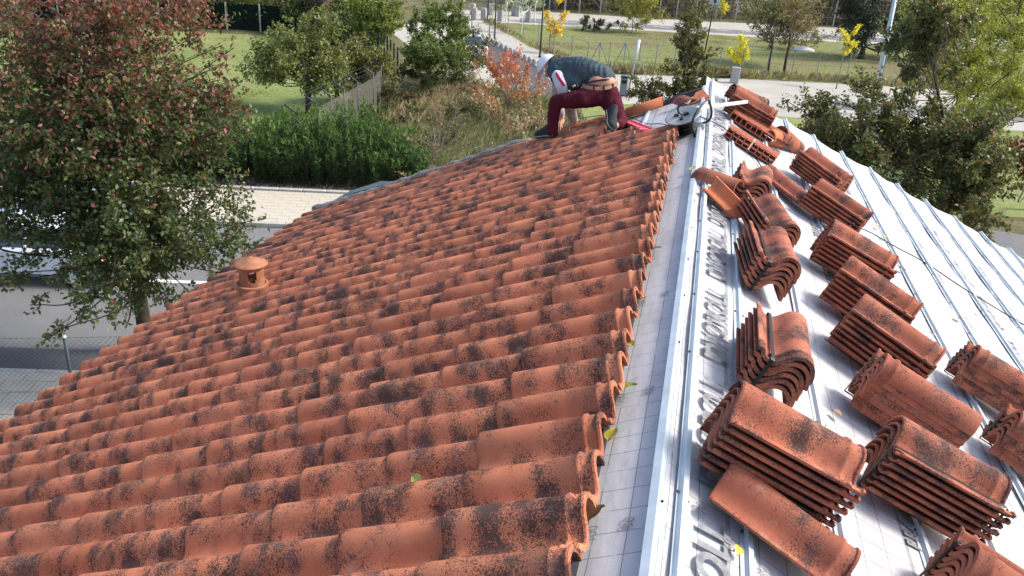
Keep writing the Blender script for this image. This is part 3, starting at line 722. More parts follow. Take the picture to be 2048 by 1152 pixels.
q = SR.at(1505, 252, .06); hollow_brick('hollow_brick', 'long flat ribbed brick lying behind the front pair of bricks', SR, q[0], q[1], .06, RZm(-10) @ RX(12), (.44, .10, .075), 8, 1)
q = SR.at(1495, 228, .05); hollow_brick('hollow_brick', 'hollow brick standing behind the ribbed one, its dark holes under the stack', SR, q[0] + .02, q[1] + .05, .075, RZm(-8) @ RX(30), (.42, .07, .15), 8, 2)
# cable reel ---------------------------------------------------------------
rp = SL.P(-0.02, 6.93, 0.0)
reel = bpy.data.objects.new('cable_reel', None); COL.objects.link(reel); reel.empty_display_size = .1
reel.matrix_basis = Matrix.Translation(rp) @ Matrix.Rotation(rad(17), 4, 'X') @ Matrix.Rotation(rad(-20), 4, 'Y') @ Matrix.Rotation(rad(20), 4, 'Z')
reel.scale = (.88, .88, .88); tag(reel, 'steel cable reel with black cable and tubular frame at the ridge', 'cable reel')
M['reelsteel'] = simple('reel_steel', (0.36, 0.36, 0.34), 0.45, 0.5, 0.35, var=0.2, scale=14)
for z in (0.03, 0.20):
    b = MB(); b.lathe([(0.0, z), (0.05, z), (0.055, z + .006), (0.15, z), (0.165, z - .004), (0.168, z + .002), (0.163, z + .008), (0.15, z + .004), (0.055, z + .010), (0.05, z + .005), (0.0, z + .005)], 36); b.build('flange', M['reelsteel'], reel, smooth=True)
b = MB(); b.lathe([(0.06, 0.03), (0.06, 0.20)], 20); b.build('drum', M['black'], reel, smooth=True)
rc = random.Random(2); b = MB(); pts = []
for i in range(520):
    th = i * 0.33; lay = (i * .33 / (2 * math.pi)); z = 0.045 + 0.14 * (0.5 + 0.5 * math.sin(lay * .62)); r_ = 0.070 + 0.020 * i / 520 + rc.uniform(-.004, .004)
    pts.append((r_ * math.cos(th), r_ * math.sin(th), z))
b.tube(pts, 0.0048, 5); b.build('wound_cable', M['black'], reel, smooth=True)
b = MB(); b.box((0.03, -0.02, 0.218), (.05, .03, .02), bev=.004); b.box((-.05, .03, .214), (.04, .04, .014), bev=.003); b.box((-.03, -.07, .213), (.03, .04, .012), bev=.003); b.build('sockets', M['black'], reel)
b = MB(); fr = catmull([(-.02, -.185, -.02), (.02, -.20, .06), (.03, -.185, .18), (.09, -.15, .25), (.22, -.03, .27), (.27, .06, .22), (.27, .08, .08), (.22, .09, .01), (.10, .14, .0), (-.06, .16, .0)], 6)
b.tube(fr, 0.0105, 8); b.build('frame', M['blacksteel'], reel, smooth=True)
b = MB(); b.tube(catmull([(-.02, -.185, -.02), (-.10, -.16, -.015), (-.15, -.03, -.01), (-.06, .16, .0)], 6), .0105, 8); b.build('foot_bar', M['blacksteel'], reel, smooth=True)
b = MB(); b.tube(catmull([(.0, .0, .21), (-.03, .0, .25), (-.02, .0, .30), (.03, .0, .315), (.06, .0, .29)], 6), .009, 7); b.build('crank', M['blacksteel'], reel, smooth=True)
# white bar resting across the ridge
a_ = SL.P(-0.135, 7.02, 0.17); b_ = SR.P(0.43, 7.95, 0.21)
d = (b_ - a_); R = d.to_track_quat('Y', 'Z').to_matrix()
b = MB(); b.box((a_ + b_) / 2, (.028, d.length, .028), R=R, bev=.003); o = b.build('square_bar', M['alu']); tag(o, 'white square aluminium bar poking out from the cable reel', 'metal bar')
# pink board
p0 = Vector(SL.P(0.66, 8.30, 0.03)); p1 = Vector(SL.P(0.38, 7.50, 0.035)); d = p1 - p0; R = d.to_track_quat('Y', 'Z').to_matrix()
b = MB(); b.box((0, 0, 0), (.115, d.length, .022), bev=.004); b.box((.055, 0, .016), (.010, d.length * .98, .016)); b.box((-.055, 0, .016), (.010, d.length * .98, .016))
for t in (-.3, -.1, .1, .3): b.box((0, t * d.length, .013), (.07, .02, .006))
o = b.build('pink_guide_rail', M['pink']); o.matrix_basis = Matrix.Translation((p0 + p1) / 2) @ R.to_4x4(); tag(o, 'pink plastic guide board lying by the worker\'s knee', 'board')
# extension cables
def cable(name, pts, label, r=0.0045, mat='black'):
    b = MB(); b.tube(catmull(pts, 8), r, 6); o = b.build(name, M[mat], smooth=True); tag(o, label, 'cable'); return o
def RP(px, py, h=0.008): s, y = SR.at(px, py, h); return SR.P(s, y, h)
def LP(px, py, h=0.008): s, y = SL.at(px, py, h); return SL.P(s, y, h)
pts = [SL.P(-.09, 6.98, .10), SL.P(-.135, 6.95, .12), RP(1438, 250, .03), RP(1455, 262, .03), RP(1485, 290, .012), RP(1512, 318), RP(1535, 350), RP(1570, 375, .03), RP(1612, 408, .012), RP(1655, 440, .012), RP(1690, 448, .012), RP(1735, 462, .03), RP(1790, 493, .024), RP(1850, 525), RP(1920, 572, .022), RP(1990, 615), RP(2048, 650, .022)]
e = SR.at(2048, 650, .02); pts += [SR.P(e[0] + .35, e[1] + .02, .01), SR.P(e[0] + .8, e[1] + .15, .01)]
cable('extension_cable', pts, 'long thin dark cable running from the reel down across the bare slope')
cable('extension_cable', [SL.P(-.02, 6.80, .06), LP(1325, 248, .03), LP(1300, 248, .012), LP(1282, 243, .02), LP(1262, 235, .03), LP(1240, 229, .08), LP(1200, 231, .06), LP(1165, 236, .05), LP(1150, 238, .06), LP(1128, 250, .11), LP(1118, 256, .10)], 'black cable running from the reel behind the worker to his tool')
cable('wire', [RP(1640, 420, .05), RP(1612, 388, .10), RP(1618, 372, .16), RP(1632, 372, .20)], 'thin pale wire looped round a loose tile stack', .0025, 'alu')
# leaves blown onto the roof (each its own thing)
def leafobj(p, n_up, sz, col, rot, label):
    m_ = simple('fallen_leaf', col, .6, .3, var=.15, scale=30)
    V = []; F = []; c = 7
    for i in range(c):
        t = i / (c - 1); w = math.sin(math.pi * min(1, t * 1.02) ** 0.8) * .36 + (0.0 if 0 < i < c - 1 else .01); z = .12 * math.sin(t * 3)
        V += [(-w, t - .5, z + .10), (0, t - .5, z), (w, t - .5, z + .12)]
    for i in range(c - 1):
        a = i * 3; F += [(a, a + 1, a + 4, a + 3), (a + 1, a + 2, a + 5, a + 4)]
    o = put('fallen_leaf', mk('fallen_leaf', V, F, True), m_)
    q = n_up.to_track_quat('Z', 'Y').to_matrix().to_4x4(); o.matrix_basis = Matrix.Translation(p) @ q @ RZm(rot) @ Matrix.Scale(sz, 4)
    tag(o, label, 'leaf', 'fallen leaves on the roof')
YEL, BRN, GRN = (.50, .40, .05), (.16, .08, .03), (.33, .36, .07)
for (px, py, sl, sz, col, rot, lb) in [(1253, 780, SL, .085, GRN, 20, 'yellow green leaf on the grey membrane beside the open tile edge, the largest one'), (1226, 872, SL, .07, YEL, 70, 'yellow curled leaf tucked under the open tile edge near the camera'),
    (1190, 1032, SL, .085, BRN, 50, 'brown curled leaf under the lowest visible open tile ends'), (1312, 500, SL, .06, (.35, .22, .08), 10, 'tan leaf by the open tile edge halfway up the ridge'), (1386, 339, SL, .07, YEL, 80, 'small yellow leaf on the membrane near the ridge metal'),
    (1262, 690, SL, .05, YEL, 120, 'yellow leaf tip peeking out from the open tile edge'), (1284, 600, SL, .045, GRN, 30, 'tiny green leaf at the open tile edge'),
    (1484, 682, SR, .085, (.30, .22, .04), 90, 'olive leaf beside the nearest upright bundle'), (1474, 1104, SR, .045, YEL, 80, 'yellow leaf standing in the batten near the single tile'), (1673, 828, SR, .05, (.35, .16, .08), 0, 'reddish scrap of leaf on bare membrane between stacks'),
    (1755, 454, SR, .06, YEL, 40, 'yellow leaf by the batten downhill of the wire-ringed stack'), (1768, 475, SR, .05, YEL, 10, 'yellow leaf on the batten downhill of the wire-ringed stack'), (1803, 538, SR, .06, BRN, 10, 'brown leaf caught on the batten by the rimmed end of a stack'),
    (1917, 637, SR, .065, BRN, 60, 'dark brown leaf caught on a batten in the open bare area'), (1959, 622, SR, .045, BRN, 30, 'small brown leaf on the next batten over in the open bare area'), (1983, 590, SR, .045, (.4, .3, .06), 30, 'small yellow leaf on a batten near the cable'),
    (1862, 670, SR, .05, (.2, .17, .05), 120, 'small olive leaf on the batten right of the long bundle'), (1682, 633, SR, .06, BRN, 100, 'brown leaf in the shade under the stack edge'), (1812, 880, SR, .05, BRN, 100, 'brown leaf under the corner of the large strapped bundle')]:
    s, y = sl.at(px, py, .02); leafobj(sl.P(s, y, .022), sl.n, sz, col, rot, lb)
for (px, py, col, lb) in [(553, 867, YEL, 'bright yellow leaf lying between laid tiles'), (838, 967, (.42, .42, .10), 'pale green leaf on a laid tile in the foreground'), (705, 598, (.35, .30, .12), 'small olive leaf on the laid tiles far from the camera')]:
    s, y = SL.at(px, py, .11); leafobj(SL.P(s, y, .125 if px != 553 else .11), (SL.n + Vector((0, -.6, 0))).normalized(), .055, col, 80, lb)
# ================================================================== VEGETATION
def leaf_mesh_obj(name, P, D, size, cols, mat, parent=None, aspect=0.5, droop=0.0, seed=0, fold=0.25):
    """P base points, D leaf directions (N,3), size (N,), cols (N,3): folded leaf blades of two triangles each side"""
    r = np.random.default_rng(seed); n = len(P)
    D = D / np.maximum(np.linalg.norm(D, axis=1, keepdims=True), 1e-6)
    U = r.normal(size=(n, 3)); U[:, 2] += 1.0
    S = np.cross(D, U); S /= np.maximum(np.linalg.norm(S, axis=1, keepdims=True), 1e-6)
    Nn = np.cross(S, D); L = size[:, None]
    V = np.empty((n, 4, 3)); V[:, 0] = P
    mid = P + D * L * 0.45 + Nn * L * fold * .4
    V[:, 1] = mid + S * L * aspect * 0.5; V[:, 3] = mid - S * L * aspect * 0.5
    V[:, 2] = P + D * L; V[:, 2, 2] -= droop * size
    me = bpy.data.meshes.new(name); me.vertices.add(4 * n); me.vertices.foreach_set('co', V.reshape(-1))
    b = np.arange(n)[:, None] * 4; T = np.concatenate([b + np.array([[0, 1, 2]]), b + np.array([[0, 2, 3]])], 1).reshape(-1)
    me.loops.add(6 * n); me.loops.foreach_set('vertex_index', T.astype(np.int32))
    me.polygons.add(2 * n); me.polygons.foreach_set('loop_start', np.arange(0, 6 * n, 3, dtype=np.int32)); 
    me.update(calc_edges=True)
    ca = me.color_attributes.new('Col', 'FLOAT_COLOR', 'POINT'); c4 = np.ones((n, 4, 4)); c4[:, :, :3] = np.clip(cols, 0, 1)[:, None, :]
    ca.data.foreach_set('color', c4.reshape(-1).astype(np.float32))
    return put(name, me, mat, parent)
def sticks_obj(name, segs, mat, parent=None, sides=4):
    """segs: list of (points, r0, r1)"""
    b = MB()
    for (pts, r0, r1) in segs:
        m = len(pts); b.tube(pts, [r0 + (r1 - r0) * i / (m - 1) for i in range(m)], sides if r0 < 0.03 else 7, cap=False)
    return b.build(name, mat, parent, smooth=True)
def pal(cols, weights):
    C = np.array(cols); w = np.array(weights, float); w /= w.sum()
    def f(P, r):
        idx = r.choice(len(C), size=len(P), p=w); c = C[idx].astype(float); return c * r.uniform(0.7, 1.35, (len(P), 1))
    return f
def blobs(rng, c, rad3, n, rmin, rmax, shell=0.55):
    out = []; tries = 0
    while len(out) < n and tries < 6000:
        tries += 1; v = rng.normal(size=3); v /= np.linalg.norm(v); k = rng.uniform(shell, 1) if rng.random() < .75 else rng.uniform(0, shell)
        q = np.array(c) + v * k * np.array(rad3); r_ = rng.uniform(rmin, rmax)
        if all(np.linalg.norm(q - o[0]) > 0.62 * (r_ + o[1]) for o in out): out.append((q, r_))
    return out
def tree(name, label, base, clusters, nleaf, lsize, colf, trunk_r=0.15, fork=1.6, lean=(0, 0), bark='bark', group=None, cat='tree', aspect=0.55, twigs=7, seed=1, twig_r=0.006, dirup=0.2, mat='leaf', droop=0.15, trunks=None, spread=0.45, bare=0.25, limb=.2):
    r = np.random.default_rng(seed); base = Vector(base)
    root = empty(name, base); tag(root, label, cat, group)
    loc = [(Vector(c) - base, rr) for c, rr in clusters]
    top = max(c.z for c, _ in loc); cen = sum((c for c, _ in loc), Vector()) / len(loc)
    segs = []; starts = trunks or [Vector((0, 0, 0))]
    axes = []
    for s0 in starts:
        s0 = Vector(s0); f = Vector((s0.x * 1.6 + lean[0] * fork, s0.y * 1.6 + lean[1] * fork, fork)); tp = Vector((cen.x * .9 + s0.x, cen.y * .9 + s0.y, top * .82))
        axis = catmull([s0, (s0 + f) / 2 + Vector((r.normal() * .04, r.normal() * .04, 0)), f, (f + tp) / 2 + Vector(r.normal(size=3) * .08 * fork), tp], 4)
        m = len(axis); b = MB(); b.tube(axis, [trunk_r * (1.25 if i == 0 else 1) * (1 - .82 * i / (m - 1)) for i in range(m)], 9, cap=False); axes.append(axis)
        segs.append(b)
    tb = MB()
    for b in segs: tb.add(b.V, b.F)
    lim = []; tw = []; LP_, LD_ = [], []
    per = np.array([rr ** 2 for _, rr in loc]); per = per / per.sum()
    for (c, rr), w in zip(loc, per):
        axis = min(axes, key=lambda a: min((Vector((p.x, p.y, 0)) - Vector((c.x, c.y, 0))).length for p in a))
        cand = [(i, p) for i, p in enumerate(axis) if p.z > fork * .75 and p.z < max(c.z - .25 * (Vector((p.x - c.x, p.y - c.y, 0))).length, fork)] or [(len(axis) // 2, axis[len(axis) // 2])]
        i0, p0 = min(cand, key=lambda t: (t[1] - c).length)
        midp = p0.lerp(c, .5) + Vector((0, 0, -.04 * (c - p0).length)) + Vector(r.normal(size=3)) * .06 * (c - p0).length
        rl = max(trunk_r * limb, twig_r * 2) * (1 - .5 * i0 / len(axis))
        lim.append((catmull([p0, midp, c], 4), rl, twig_r * 1.5))
        nt_ = max(3, int(twigs * (rr / .6) ** 1.0)); nl = max(3, int(nleaf * w / nt_))
        for _ in range(nt_):
            d = r.normal(size=3); d[2] += dirup; d /= np.linalg.norm(d); ln = rr * r.uniform(.7, 1.25)
            s = np.array(p0.lerp(c, r.uniform(.72, 1.0))); e = np.array(c) + d * ln; bend = r.normal(size=3) * ln * .15; bend[2] -= droop * ln
            t = np.linspace(0, 1, 5)[:, None]; pts = s + (e - s) * t + bend * (4 * t * (1 - t)) * .6
            tw.append(([Vector(p) for p in pts], twig_r, twig_r * .4))
            tt = r.uniform(bare, 1.04, nl)[:, None]; lp = s + (e - s) * tt + bend * (4 * tt * (1 - tt)) * .6 + r.normal(size=(nl, 3)) * spread * rr * .32
            LP_.append(lp); dd = r.normal(size=(nl, 3)) * .8 + d * .5; dd[:, 2] -= droop * 2.5; LD_.append(dd)
    tr = tb.build('trunk', M[bark], root, smooth=True)
    sticks_obj('branches', lim, M[bark], root, 5); t2 = sticks_obj('twigs', tw, M[bark], root, 3); tag(t2, kind='stuff'); 
    LPa = np.concatenate(LP_); LDa = np.concatenate(LD_); cols = colf(LPa + np.array(base), r)
    sz = lsize * r.uniform(.65, 1.25, len(LPa))
    leaf_mesh_obj('crown', LPa, LDa, sz, cols, M[mat], root, aspect, 0, seed)
    return root
RNG = np.random.default_rng(42)
# big pear tree at the left: red in the upper crown, dark green below
def pearcol(zmid, zr, redness=1.0):
    G_ = np.array([(.070, .105, .030), (.095, .130, .040), (.050, .070, .025), (.14, .14, .055)]); R_ = np.array([(.22, .065, .055), (.28, .085, .07), (.18, .075, .055), (.24, .14, .07), (.30, .11, .085)]); H_ = np.array([(.38, .09, .06), (.34, .20, .08), (.32, .27, .11)])
    def f(P, r):
        k = np.clip((P[:, 2] - zmid) / zr + .60 + r.normal(size=len(P)) * .22, 0, 1) * redness
        isr = r.random(len(P)) < k; c = G_[r.integers(0, len(G_), len(P))]; rr = R_[r.integers(0, len(R_), len(P))]; c = np.where(isr[:, None], rr, c)
        h = r.random(len(P)) < .02; c = np.where(h[:, None], H_[r.integers(0, 3, len(P))], c); return c * r.uniform(.7, 1.4, (len(P), 1))
    return f
tb_ = Vector((-10.75, 13.9, 0))
cl = []
for (px, py, dep, rx, ry, rz, n) in [(150, 200, 16.5, 1.9, 1.7, 1.9, 34), (300, 90, 16.5, 1.5, 1.5, 1.4, 20), (110, 60, 17, 1.6, 1.3, 1.2, 18), (200, 400, 15.8, 2.1, 1.6, 1.15, 30), (420, 430, 15.6, 1.0, 1.2, .9, 12), (400, 240, 16, .85, 1.0, 1.0, 12), (40, 470, 16, 1.4, 1.4, 1.2, 16), (230, 530, 15.4, 1.7, 1.3, .7, 18), (-60, 300, 16.5, 1.6, 1.5, 2.2, 18), (250, -60, 17, 2.0, 1.5, 1.0, 14), (170, 120, 15.2, 1.7, .6, 1.6, 26), (200, 330, 14.8, 1.7, .6, 1.2, 24), (300, 480, 14.6, 1.4, .5, .7, 12), (60, 330, 15, .9, .6, 1.4, 12), (330, 230, 15.2, .8, .6, 1.1, 12), (90, 440, 15.6, 1.2, .8, .6, 12), (250, 430, 15.2, 1.2, .6, .6, 10)]:
    c = at(px, py, dep); cl += blobs(RNG, c, (rx, ry, rz), n, .34, .58, .35)
for (px, py, dep, r_) in [(455, 195, 15.6, .26), (440, 160, 15.6, .28), (425, 200, 15.6, .3), (490, 250, 15.6, .2), (460, 260, 15.5, .3), (430, 300, 15.5, .35), (400, 180, 15.6, .35), (480, 170, 15.8, .14), (445, 90, 16, .14), (468, 95, 16, .17), (450, 125, 16, .20), (480, 215, 15.6, .20), (510, 440, 15.4, .26), (470, 350, 15.4, .22), (515, 490, 15.2, .16), (150, 640, 14.6, .30), (115, 660, 14.4, .22), (85, 685, 14.3, .16), (215, 620, 14.7, .24), (60, 610, 14.8, .2), (330, 610, 14.8, .24), (20, 560, 15.2, .3), (250, 655, 14.6, .12), (385, 590, 15, .2), (440, 545, 15, .25), (480, 470, 15.1, .3), (300, 570, 15, .3), (180, 590, 15, .3)]:
    cl.append((np.array(at(px, py, dep)), r_))
# keep a few clearings
cl = [c for c in cl if not any((Vector(c[0]) - at(px, py, (Vector(c[0]) - CP).dot(CF))).length < rr for px, py, rr in ((80, 475, .28), (175, 385, .26), (410, 120, .35)) for _ in [0])]
tree('pear_tree', 'large pear tree at the left, wine red leaves above and dark green leaves below', tb_, cl, 62000, .098, pearcol(6.6, 3.2), trunk_r=.17, fork=2.6, twigs=9, seed=2, limb=.14, aspect=.62, twig_r=.006)
# pear tree past the right verge
c0 = at(1800, 260, 19); cl = []
for (px, py, dep, rx, ry, rz, n) in [(1760, 230, 19, 1.5, 1.4, 1.1, 20), (1880, 330, 18.5, 1.3, 1.3, 1.2, 20), (1700, 270, 19, 1.0, 1.2, .8, 12), (1850, 90, 20, .9, .9, 1.1, 12), (1960, 370, 17.5, .8, 1, 1.0, 12), (1620, 240, 19.5, .5, .8, .55, 8), (1930, 290, 18, .9, 1.0, .9, 10), (1880, 40, 20, .7, .8, .8, 8)]:
    cl += blobs(RNG, at(px, py, dep), (rx, ry, rz), n, .30, .52, .35)
for (px, py, dep, r_) in [(1570, 200, 19.5, .18), (1600, 190, 19.5, .2), (1670, 190, 19.5, .22), (1990, 440, 17, .28), (1975, 480, 16.8, .18), (2000, 330, 17.5, .25)]: cl.append((np.array(at(px, py, dep)), r_))
tree('pear_tree', 'bushy pear tree behind the bare roof slope with olive green and rusty leaves', (6.6, 18.9, 0), cl, 44000, .092, pal([(.13, .15, .045), (.10, .125, .04), (.20, .17, .08), (.25, .12, .07), (.07, .09, .03), (.22, .22, .10)], [4, 4, 2, 1.3, 2, 1]), limb=.14, trunk_r=.12, fork=2.2, twigs=9, seed=3, aspect=.62)
# narrow pear tree behind the ridge end
cl = []
for (px, py, dep, rx, ry, rz, n) in [(1375, 165, 24, 1.0, .9, .6, 22), (1385, 100, 24.5, .5, .5, .5, 11), (1385, 50, 25, .3, .35, .5, 6), (1290, 180, 24, .45, .5, .25, 4)]:
    cl += blobs(RNG, at(px, py, dep), (rx, ry, rz), n, .22, .38, .3)
for (px, py, dep, r_) in [(1345, 225, 24, .2), (1270, 215, 23.5, .14), (1430, 100, 24, .13), (1385, 25, 25, .16)]: cl.append((np.array(at(px, py, dep)), r_))
tree('pear_tree', 'narrow olive brown pear tree standing just behind the far end of the ridge', (-.35, 24.2, 0), cl, 13000, .088, pal([(.16, .15, .055), (.10, .11, .035), (.20, .14, .05), (.17, .16, .06), (.08, .09, .03)], [3, 3, 1, 2, 2]), trunk_r=.09, fork=2.2, twigs=8, seed=4)
# young tree with orange red top and thinning branches behind the worker
cl = []
for (px, py, dep, rx, ry, rz, n) in [(1030, 215, 19, .95, .9, .7, 20), (1010, 135, 19.3, .4, .5, .3, 6)]: cl += blobs(RNG, at(px, py, dep), (rx, ry, rz), n, .2, .34, .3)
for (px, py, dep, r_) in [(975, 100, 19.5, .12), (1005, 110, 19.5, .14), (1040, 105, 19.5, .12), (1060, 130, 19.3, .16), (985, 135, 19.3, .18), (950, 130, 19.3, .1), (1085, 165, 19.2, .2)]: cl.append((np.array(at(px, py, dep)), r_))
def orangecol(P, r):
    c1 = np.array([(.56, .11, .045), (.50, .14, .06), (.56, .20, .08)]); c2 = np.array([(.38, .28, .15), (.36, .22, .13), (.25, .21, .11), (.45, .38, .26)])
    k = np.clip((P[:, 2] - 5.55) / .9 + .5 + r.normal(size=len(P)) * .22, 0, 1); a = r.random(len(P)) < k
    return np.where(a[:, None], c1[r.integers(0, 3, len(P))], c2[r.integers(0, 4, len(P))]) * r.uniform(.75, 1.3, (len(P), 1))
tree('young_pear_tree', 'young tree with orange red leaf tops and pale thinning twigs behind the worker', at(1010, 290, 19.5) * 1 - Vector((0, 0, at(1010, 290, 19.5).z)), cl, 3600, .078, orangecol, trunk_r=.07, fork=1.5, bark='bark_pale', twigs=11, seed=5, bare=.15, dirup=.9, droop=.02)
cl = []
for (px, py, dep, rx, ry, rz, n) in [(850, 270, 18.5, .6, .6, .55, 12), (900, 240, 18.8, .5, .5, .4, 8)]: cl += blobs(RNG, at(px, py, dep), (rx, ry, rz), n, .2, .34, .2)
for q in [(1000, 285, 18.6, .2), (800, 345, 17.6, .17), (870, 300, 17.8, .22), (940, 290, 18.4, .2)]: cl.append((np.array(at(*q[:3])), q[3]))
p = at(880, 330, 18.4); tree('bare_sapling', 'nearly bare sapling with twisting pale branches rising over the far tiled verge', (p.x, p.y, 0), cl, 900, .07, pal([(.25, .17, .09), (.20, .20, .08), (.35, .2, .1)], [2, 2, 1]), trunk_r=.05, fork=2.0, bark='bark_pale', twigs=11, seed=6, dirup=.5, twig_r=.007)
# apple trees on the lawn
ol = pal([(.18, .20, .06), (.23, .25, .08), (.14, .16, .05), (.32, .32, .12), (.09, .11, .035)], [4, 3, 3, 1.6, 2])
cl = []
for (px, py, dep, rx, ry, rz, n) in [(590, 120, 38.5, 2.0, 1.8, 1.1, 22), (640, 70, 39, 1.0, 1.2, 1.0, 9), (540, 135, 38, 1.0, 1.1, .6, 8), (645, 140, 38.5, 1.1, 1.2, .8, 8)]: cl += blobs(RNG, at(px, py, dep), (rx, ry, rz), n, .48, .78, .3)
for q in [(560, 50, 39, .3), (575, 35, 39.5, .22), (622, 25, 39.5, .28), (648, 22, 39.5, .3), (530, 60, 39, .2)]: cl.append((np.array(at(*q[:3])), q[3]))
tree('apple_tree', 'round olive green apple tree with a leaning trunk on the lawn', G(618, 232), cl, 17000, .15, ol, trunk_r=.17, fork=1.7, twigs=7, seed=7)
cl = []
for (px, py, dep, rx, ry, rz, n) in [(715, 120, 41, 1.4, 1.3, .9, 14), (745, 130, 40.5, .8, 1.0, .6, 6)]: cl += blobs(RNG, at(px, py, dep), (rx, ry, rz), n, .42, .7, .3)
tree('apple_tree', 'smaller yellowish apple tree behind and to the right of the round one', G(676, 200), cl, 10000, .15, pal([(.15, .16, .05), (.22, .21, .06), (.30, .27, .08), (.10, .12, .04)], [3, 3, 1.5, 2]), trunk_r=.12, fork=1.7, twigs=7, seed=8)
# trees along the top left
def fartree(name, label, base, cs, n, size, colf, tr=.15, fork=2.2, seed=1, **kw):
    cl = []
    for (px, py, dep, rx, ry, rz, k, a, b) in cs: cl += blobs(RNG, at(px, py, dep), (rx, ry, rz), k, a, b, .3)
    return tree(name, label, base, cl, n, size, colf, trunk_r=tr, fork=fork, seed=seed, twig_r=.012, **kw)
fartree('maple_tree', 'bright green tree with a bare grey trunk before the dark screen', G(414, 57), [(440, 5, 66, 3.0, 2.5, .9, 14, .7, 1.1), (440, -45, 66, 3, 2.5, 1.3, 12, .8, 1.2)], 6000, .28, pal([(.16, .22, .04), (.22, .28, .05), (.12, .15, .04), (.3, .28, .06)], [3, 3, 2, 1]), .3, 2.6, 9)
fartree('maple_tree', 'dull brown green tree over the dark screen, right of the bright green tree', G(520, 40), [(545, -10, 70, 2.6, 2.5, 1.4, 14, .7, 1.1)], 5000, .28, pal([(.10, .12, .035), (.17, .14, .05), (.07, .09, .03)], [3, 2, 2]), .3, 2.4, 10)
fartree('ash_tree', 'tall dark green tree at the top edge behind the apple trees', G(655, 92), [(640, 10, 62, 3.0, 2.5, 2.0, 26, .7, 1.1), (690, 55, 58, 2.0, 2.0, 1.4, 14, .6, 1.0)], 15000, .24, pal([(.065, .095, .03), (.10, .14, .035), (.045, .06, .02), (.16, .19, .05)], [3, 3, 2, 1]), .35, 2.8, 11)
fartree('elm_tree', 'leafy green tree with some yellow leaves overhanging the boundary fence', G(742, 118), [(745, 25, 54, 1.9, 1.8, 1.6, 20, .55, .9), (772, 50, 52, 1.1, 1.1, 1.2, 10, .5, .7)], 11000, .19, pal([(.13, .18, .035), (.20, .24, .05), (.09, .12, .03), (.32, .32, .07)], [3, 3, 2, 1.5]), .22, 2.2, 12)
fartree('tree_of_heaven', 'clump of slim multi-stemmed young trees with open green crowns beside the road', G(875, 150), [(850, 60, 44, .9, .9, .7, 10, .35, .55), (890, 30, 45, 1.1, 1.0, .9, 14, .35, .6), (905, 75, 44, .8, .8, .7, 9, .35, .55), (870, 110, 43, 1.6, 1.2, .8, 22, .4, .65)], 13000, .16, pal([(.10, .14, .035), (.16, .21, .05), (.07, .09, .03), (.26, .30, .08)], [3, 3, 2, 1.5]), .06, 2.0, 13, trunks=[(-.6, 0, 0), (0, .2, 0), (.45, -.1, 0), (.9, .3, 0)])
# shrubs of the weedy plot
def shrub(name, label, px, py, w, h, n, size, colf, seed, cat='shrub', group=None, dens=12, mat='leafmatt', bark='bark', dirup=.6, aspect=.5):
    b = G(px, py); cl = blobs(np.random.default_rng(seed), b + Vector((0, 0, h * .5)), (w / 2, w / 2.4, h * .45), dens, h * .16, h * .3, .4)
    return tree(name, label, b, cl, n, size, colf, trunk_r=.035, fork=h * .18, cat=cat, group=group, seed=seed, twig_r=.007, mat=mat, bark=bark, dirup=dirup, aspect=aspect, droop=.02)
br = pal([(.12, .13, .06), (.20, .19, .10), (.09, .10, .045), (.28, .26, .16), (.16, .18, .07)], [3, 2, 2, 1.2, 1])
shrub('bramble', 'grey green bramble mound right of the wire fence posts', 740, 222, 4.2, 1.9, 5200, .12, br, 21, dens=16)
shrub('bramble', 'low bramble clump at the foot of the fence above the hedge, with yellow sprigs', 706, 252, 3.2, 1.2, 2800, .11, pal([(.12, .13, .06), (.35, .36, .06), (.09, .10, .045), (.2, .2, .12)], [3, 1, 2, 1]), 22, dens=12)
shrub('bramble', 'dark bramble thicket below the slim young trees', 850, 178, 5.2, 2.0, 6000, .13, pal([(.07, .09, .035), (.11, .13, .045), (.17, .16, .08), (.05, .06, .025)], [3, 3, 1, 2]), 23, dens=18)
shrub('bramble', 'leafy dark green bush with a ragged top beside the road edge', 925, 160, 3.6, 2.9, 5200, .13, pal([(.09, .11, .045), (.14, .16, .06), (.22, .21, .12), (.06, .07, .03)], [3, 3, 1, 2]), 24, dens=16)
shrub('yellow_bush', 'bright yellow green leafy bush in front of the dark thicket', 885, 158, 1.6, 2.2, 1500, .14, pal([(.30, .33, .05), (.22, .26, .05), (.38, .38, .08)], [2, 2, 1]), 25)
shrub('yellow_bush', 'small bright yellow shrub just behind the last wire fence post', 741, 170, .9, 1.0, 600, .12, pal([(.55, .52, .05), (.42, .44, .06)], [2, 1]), 26, dens=6)
shrub('bramble', 'reddish brown tangle of low stems between the dry grass tufts', 812, 215, 3.4, .9, 2000, .10, pal([(.16, .09, .055), (.22, .15, .09), (.12, .11, .05)], [2, 2, 2]), 27, dens=12)
shrub('bramble', 'olive shrub growing behind the orange topped tree', 985, 238, 3.0, 1.8, 2500, .11, pal([(.15, .15, .06), (.26, .22, .12), (.30, .17, .08)], [3, 2, 1]), 28, dens=12)
shrub('bramble', 'sparse green shrub under the bare sapling', 905, 290, 3.0, 1.3, 2200, .10, pal([(.14, .17, .06), (.2, .2, .1), (.1, .12, .05)], [3, 2, 2]), 29, dens=11)
shrub('bramble', 'small brown leaved bush against the hedge end by the verge', 812, 360, 1.6, 1.1, 700, .10, pal([(.24, .17, .10), (.3, .22, .12), (.16, .13, .06)], [2, 2, 2]), 30, dens=8)
shrub('bramble', 'grey leafed shrub at the far left edge between trees', 12, 100, 6, 3.0, 2500, .2, pal([(.2, .2, .16), (.28, .27, .22)], [1, 1]), 31, dens=12)
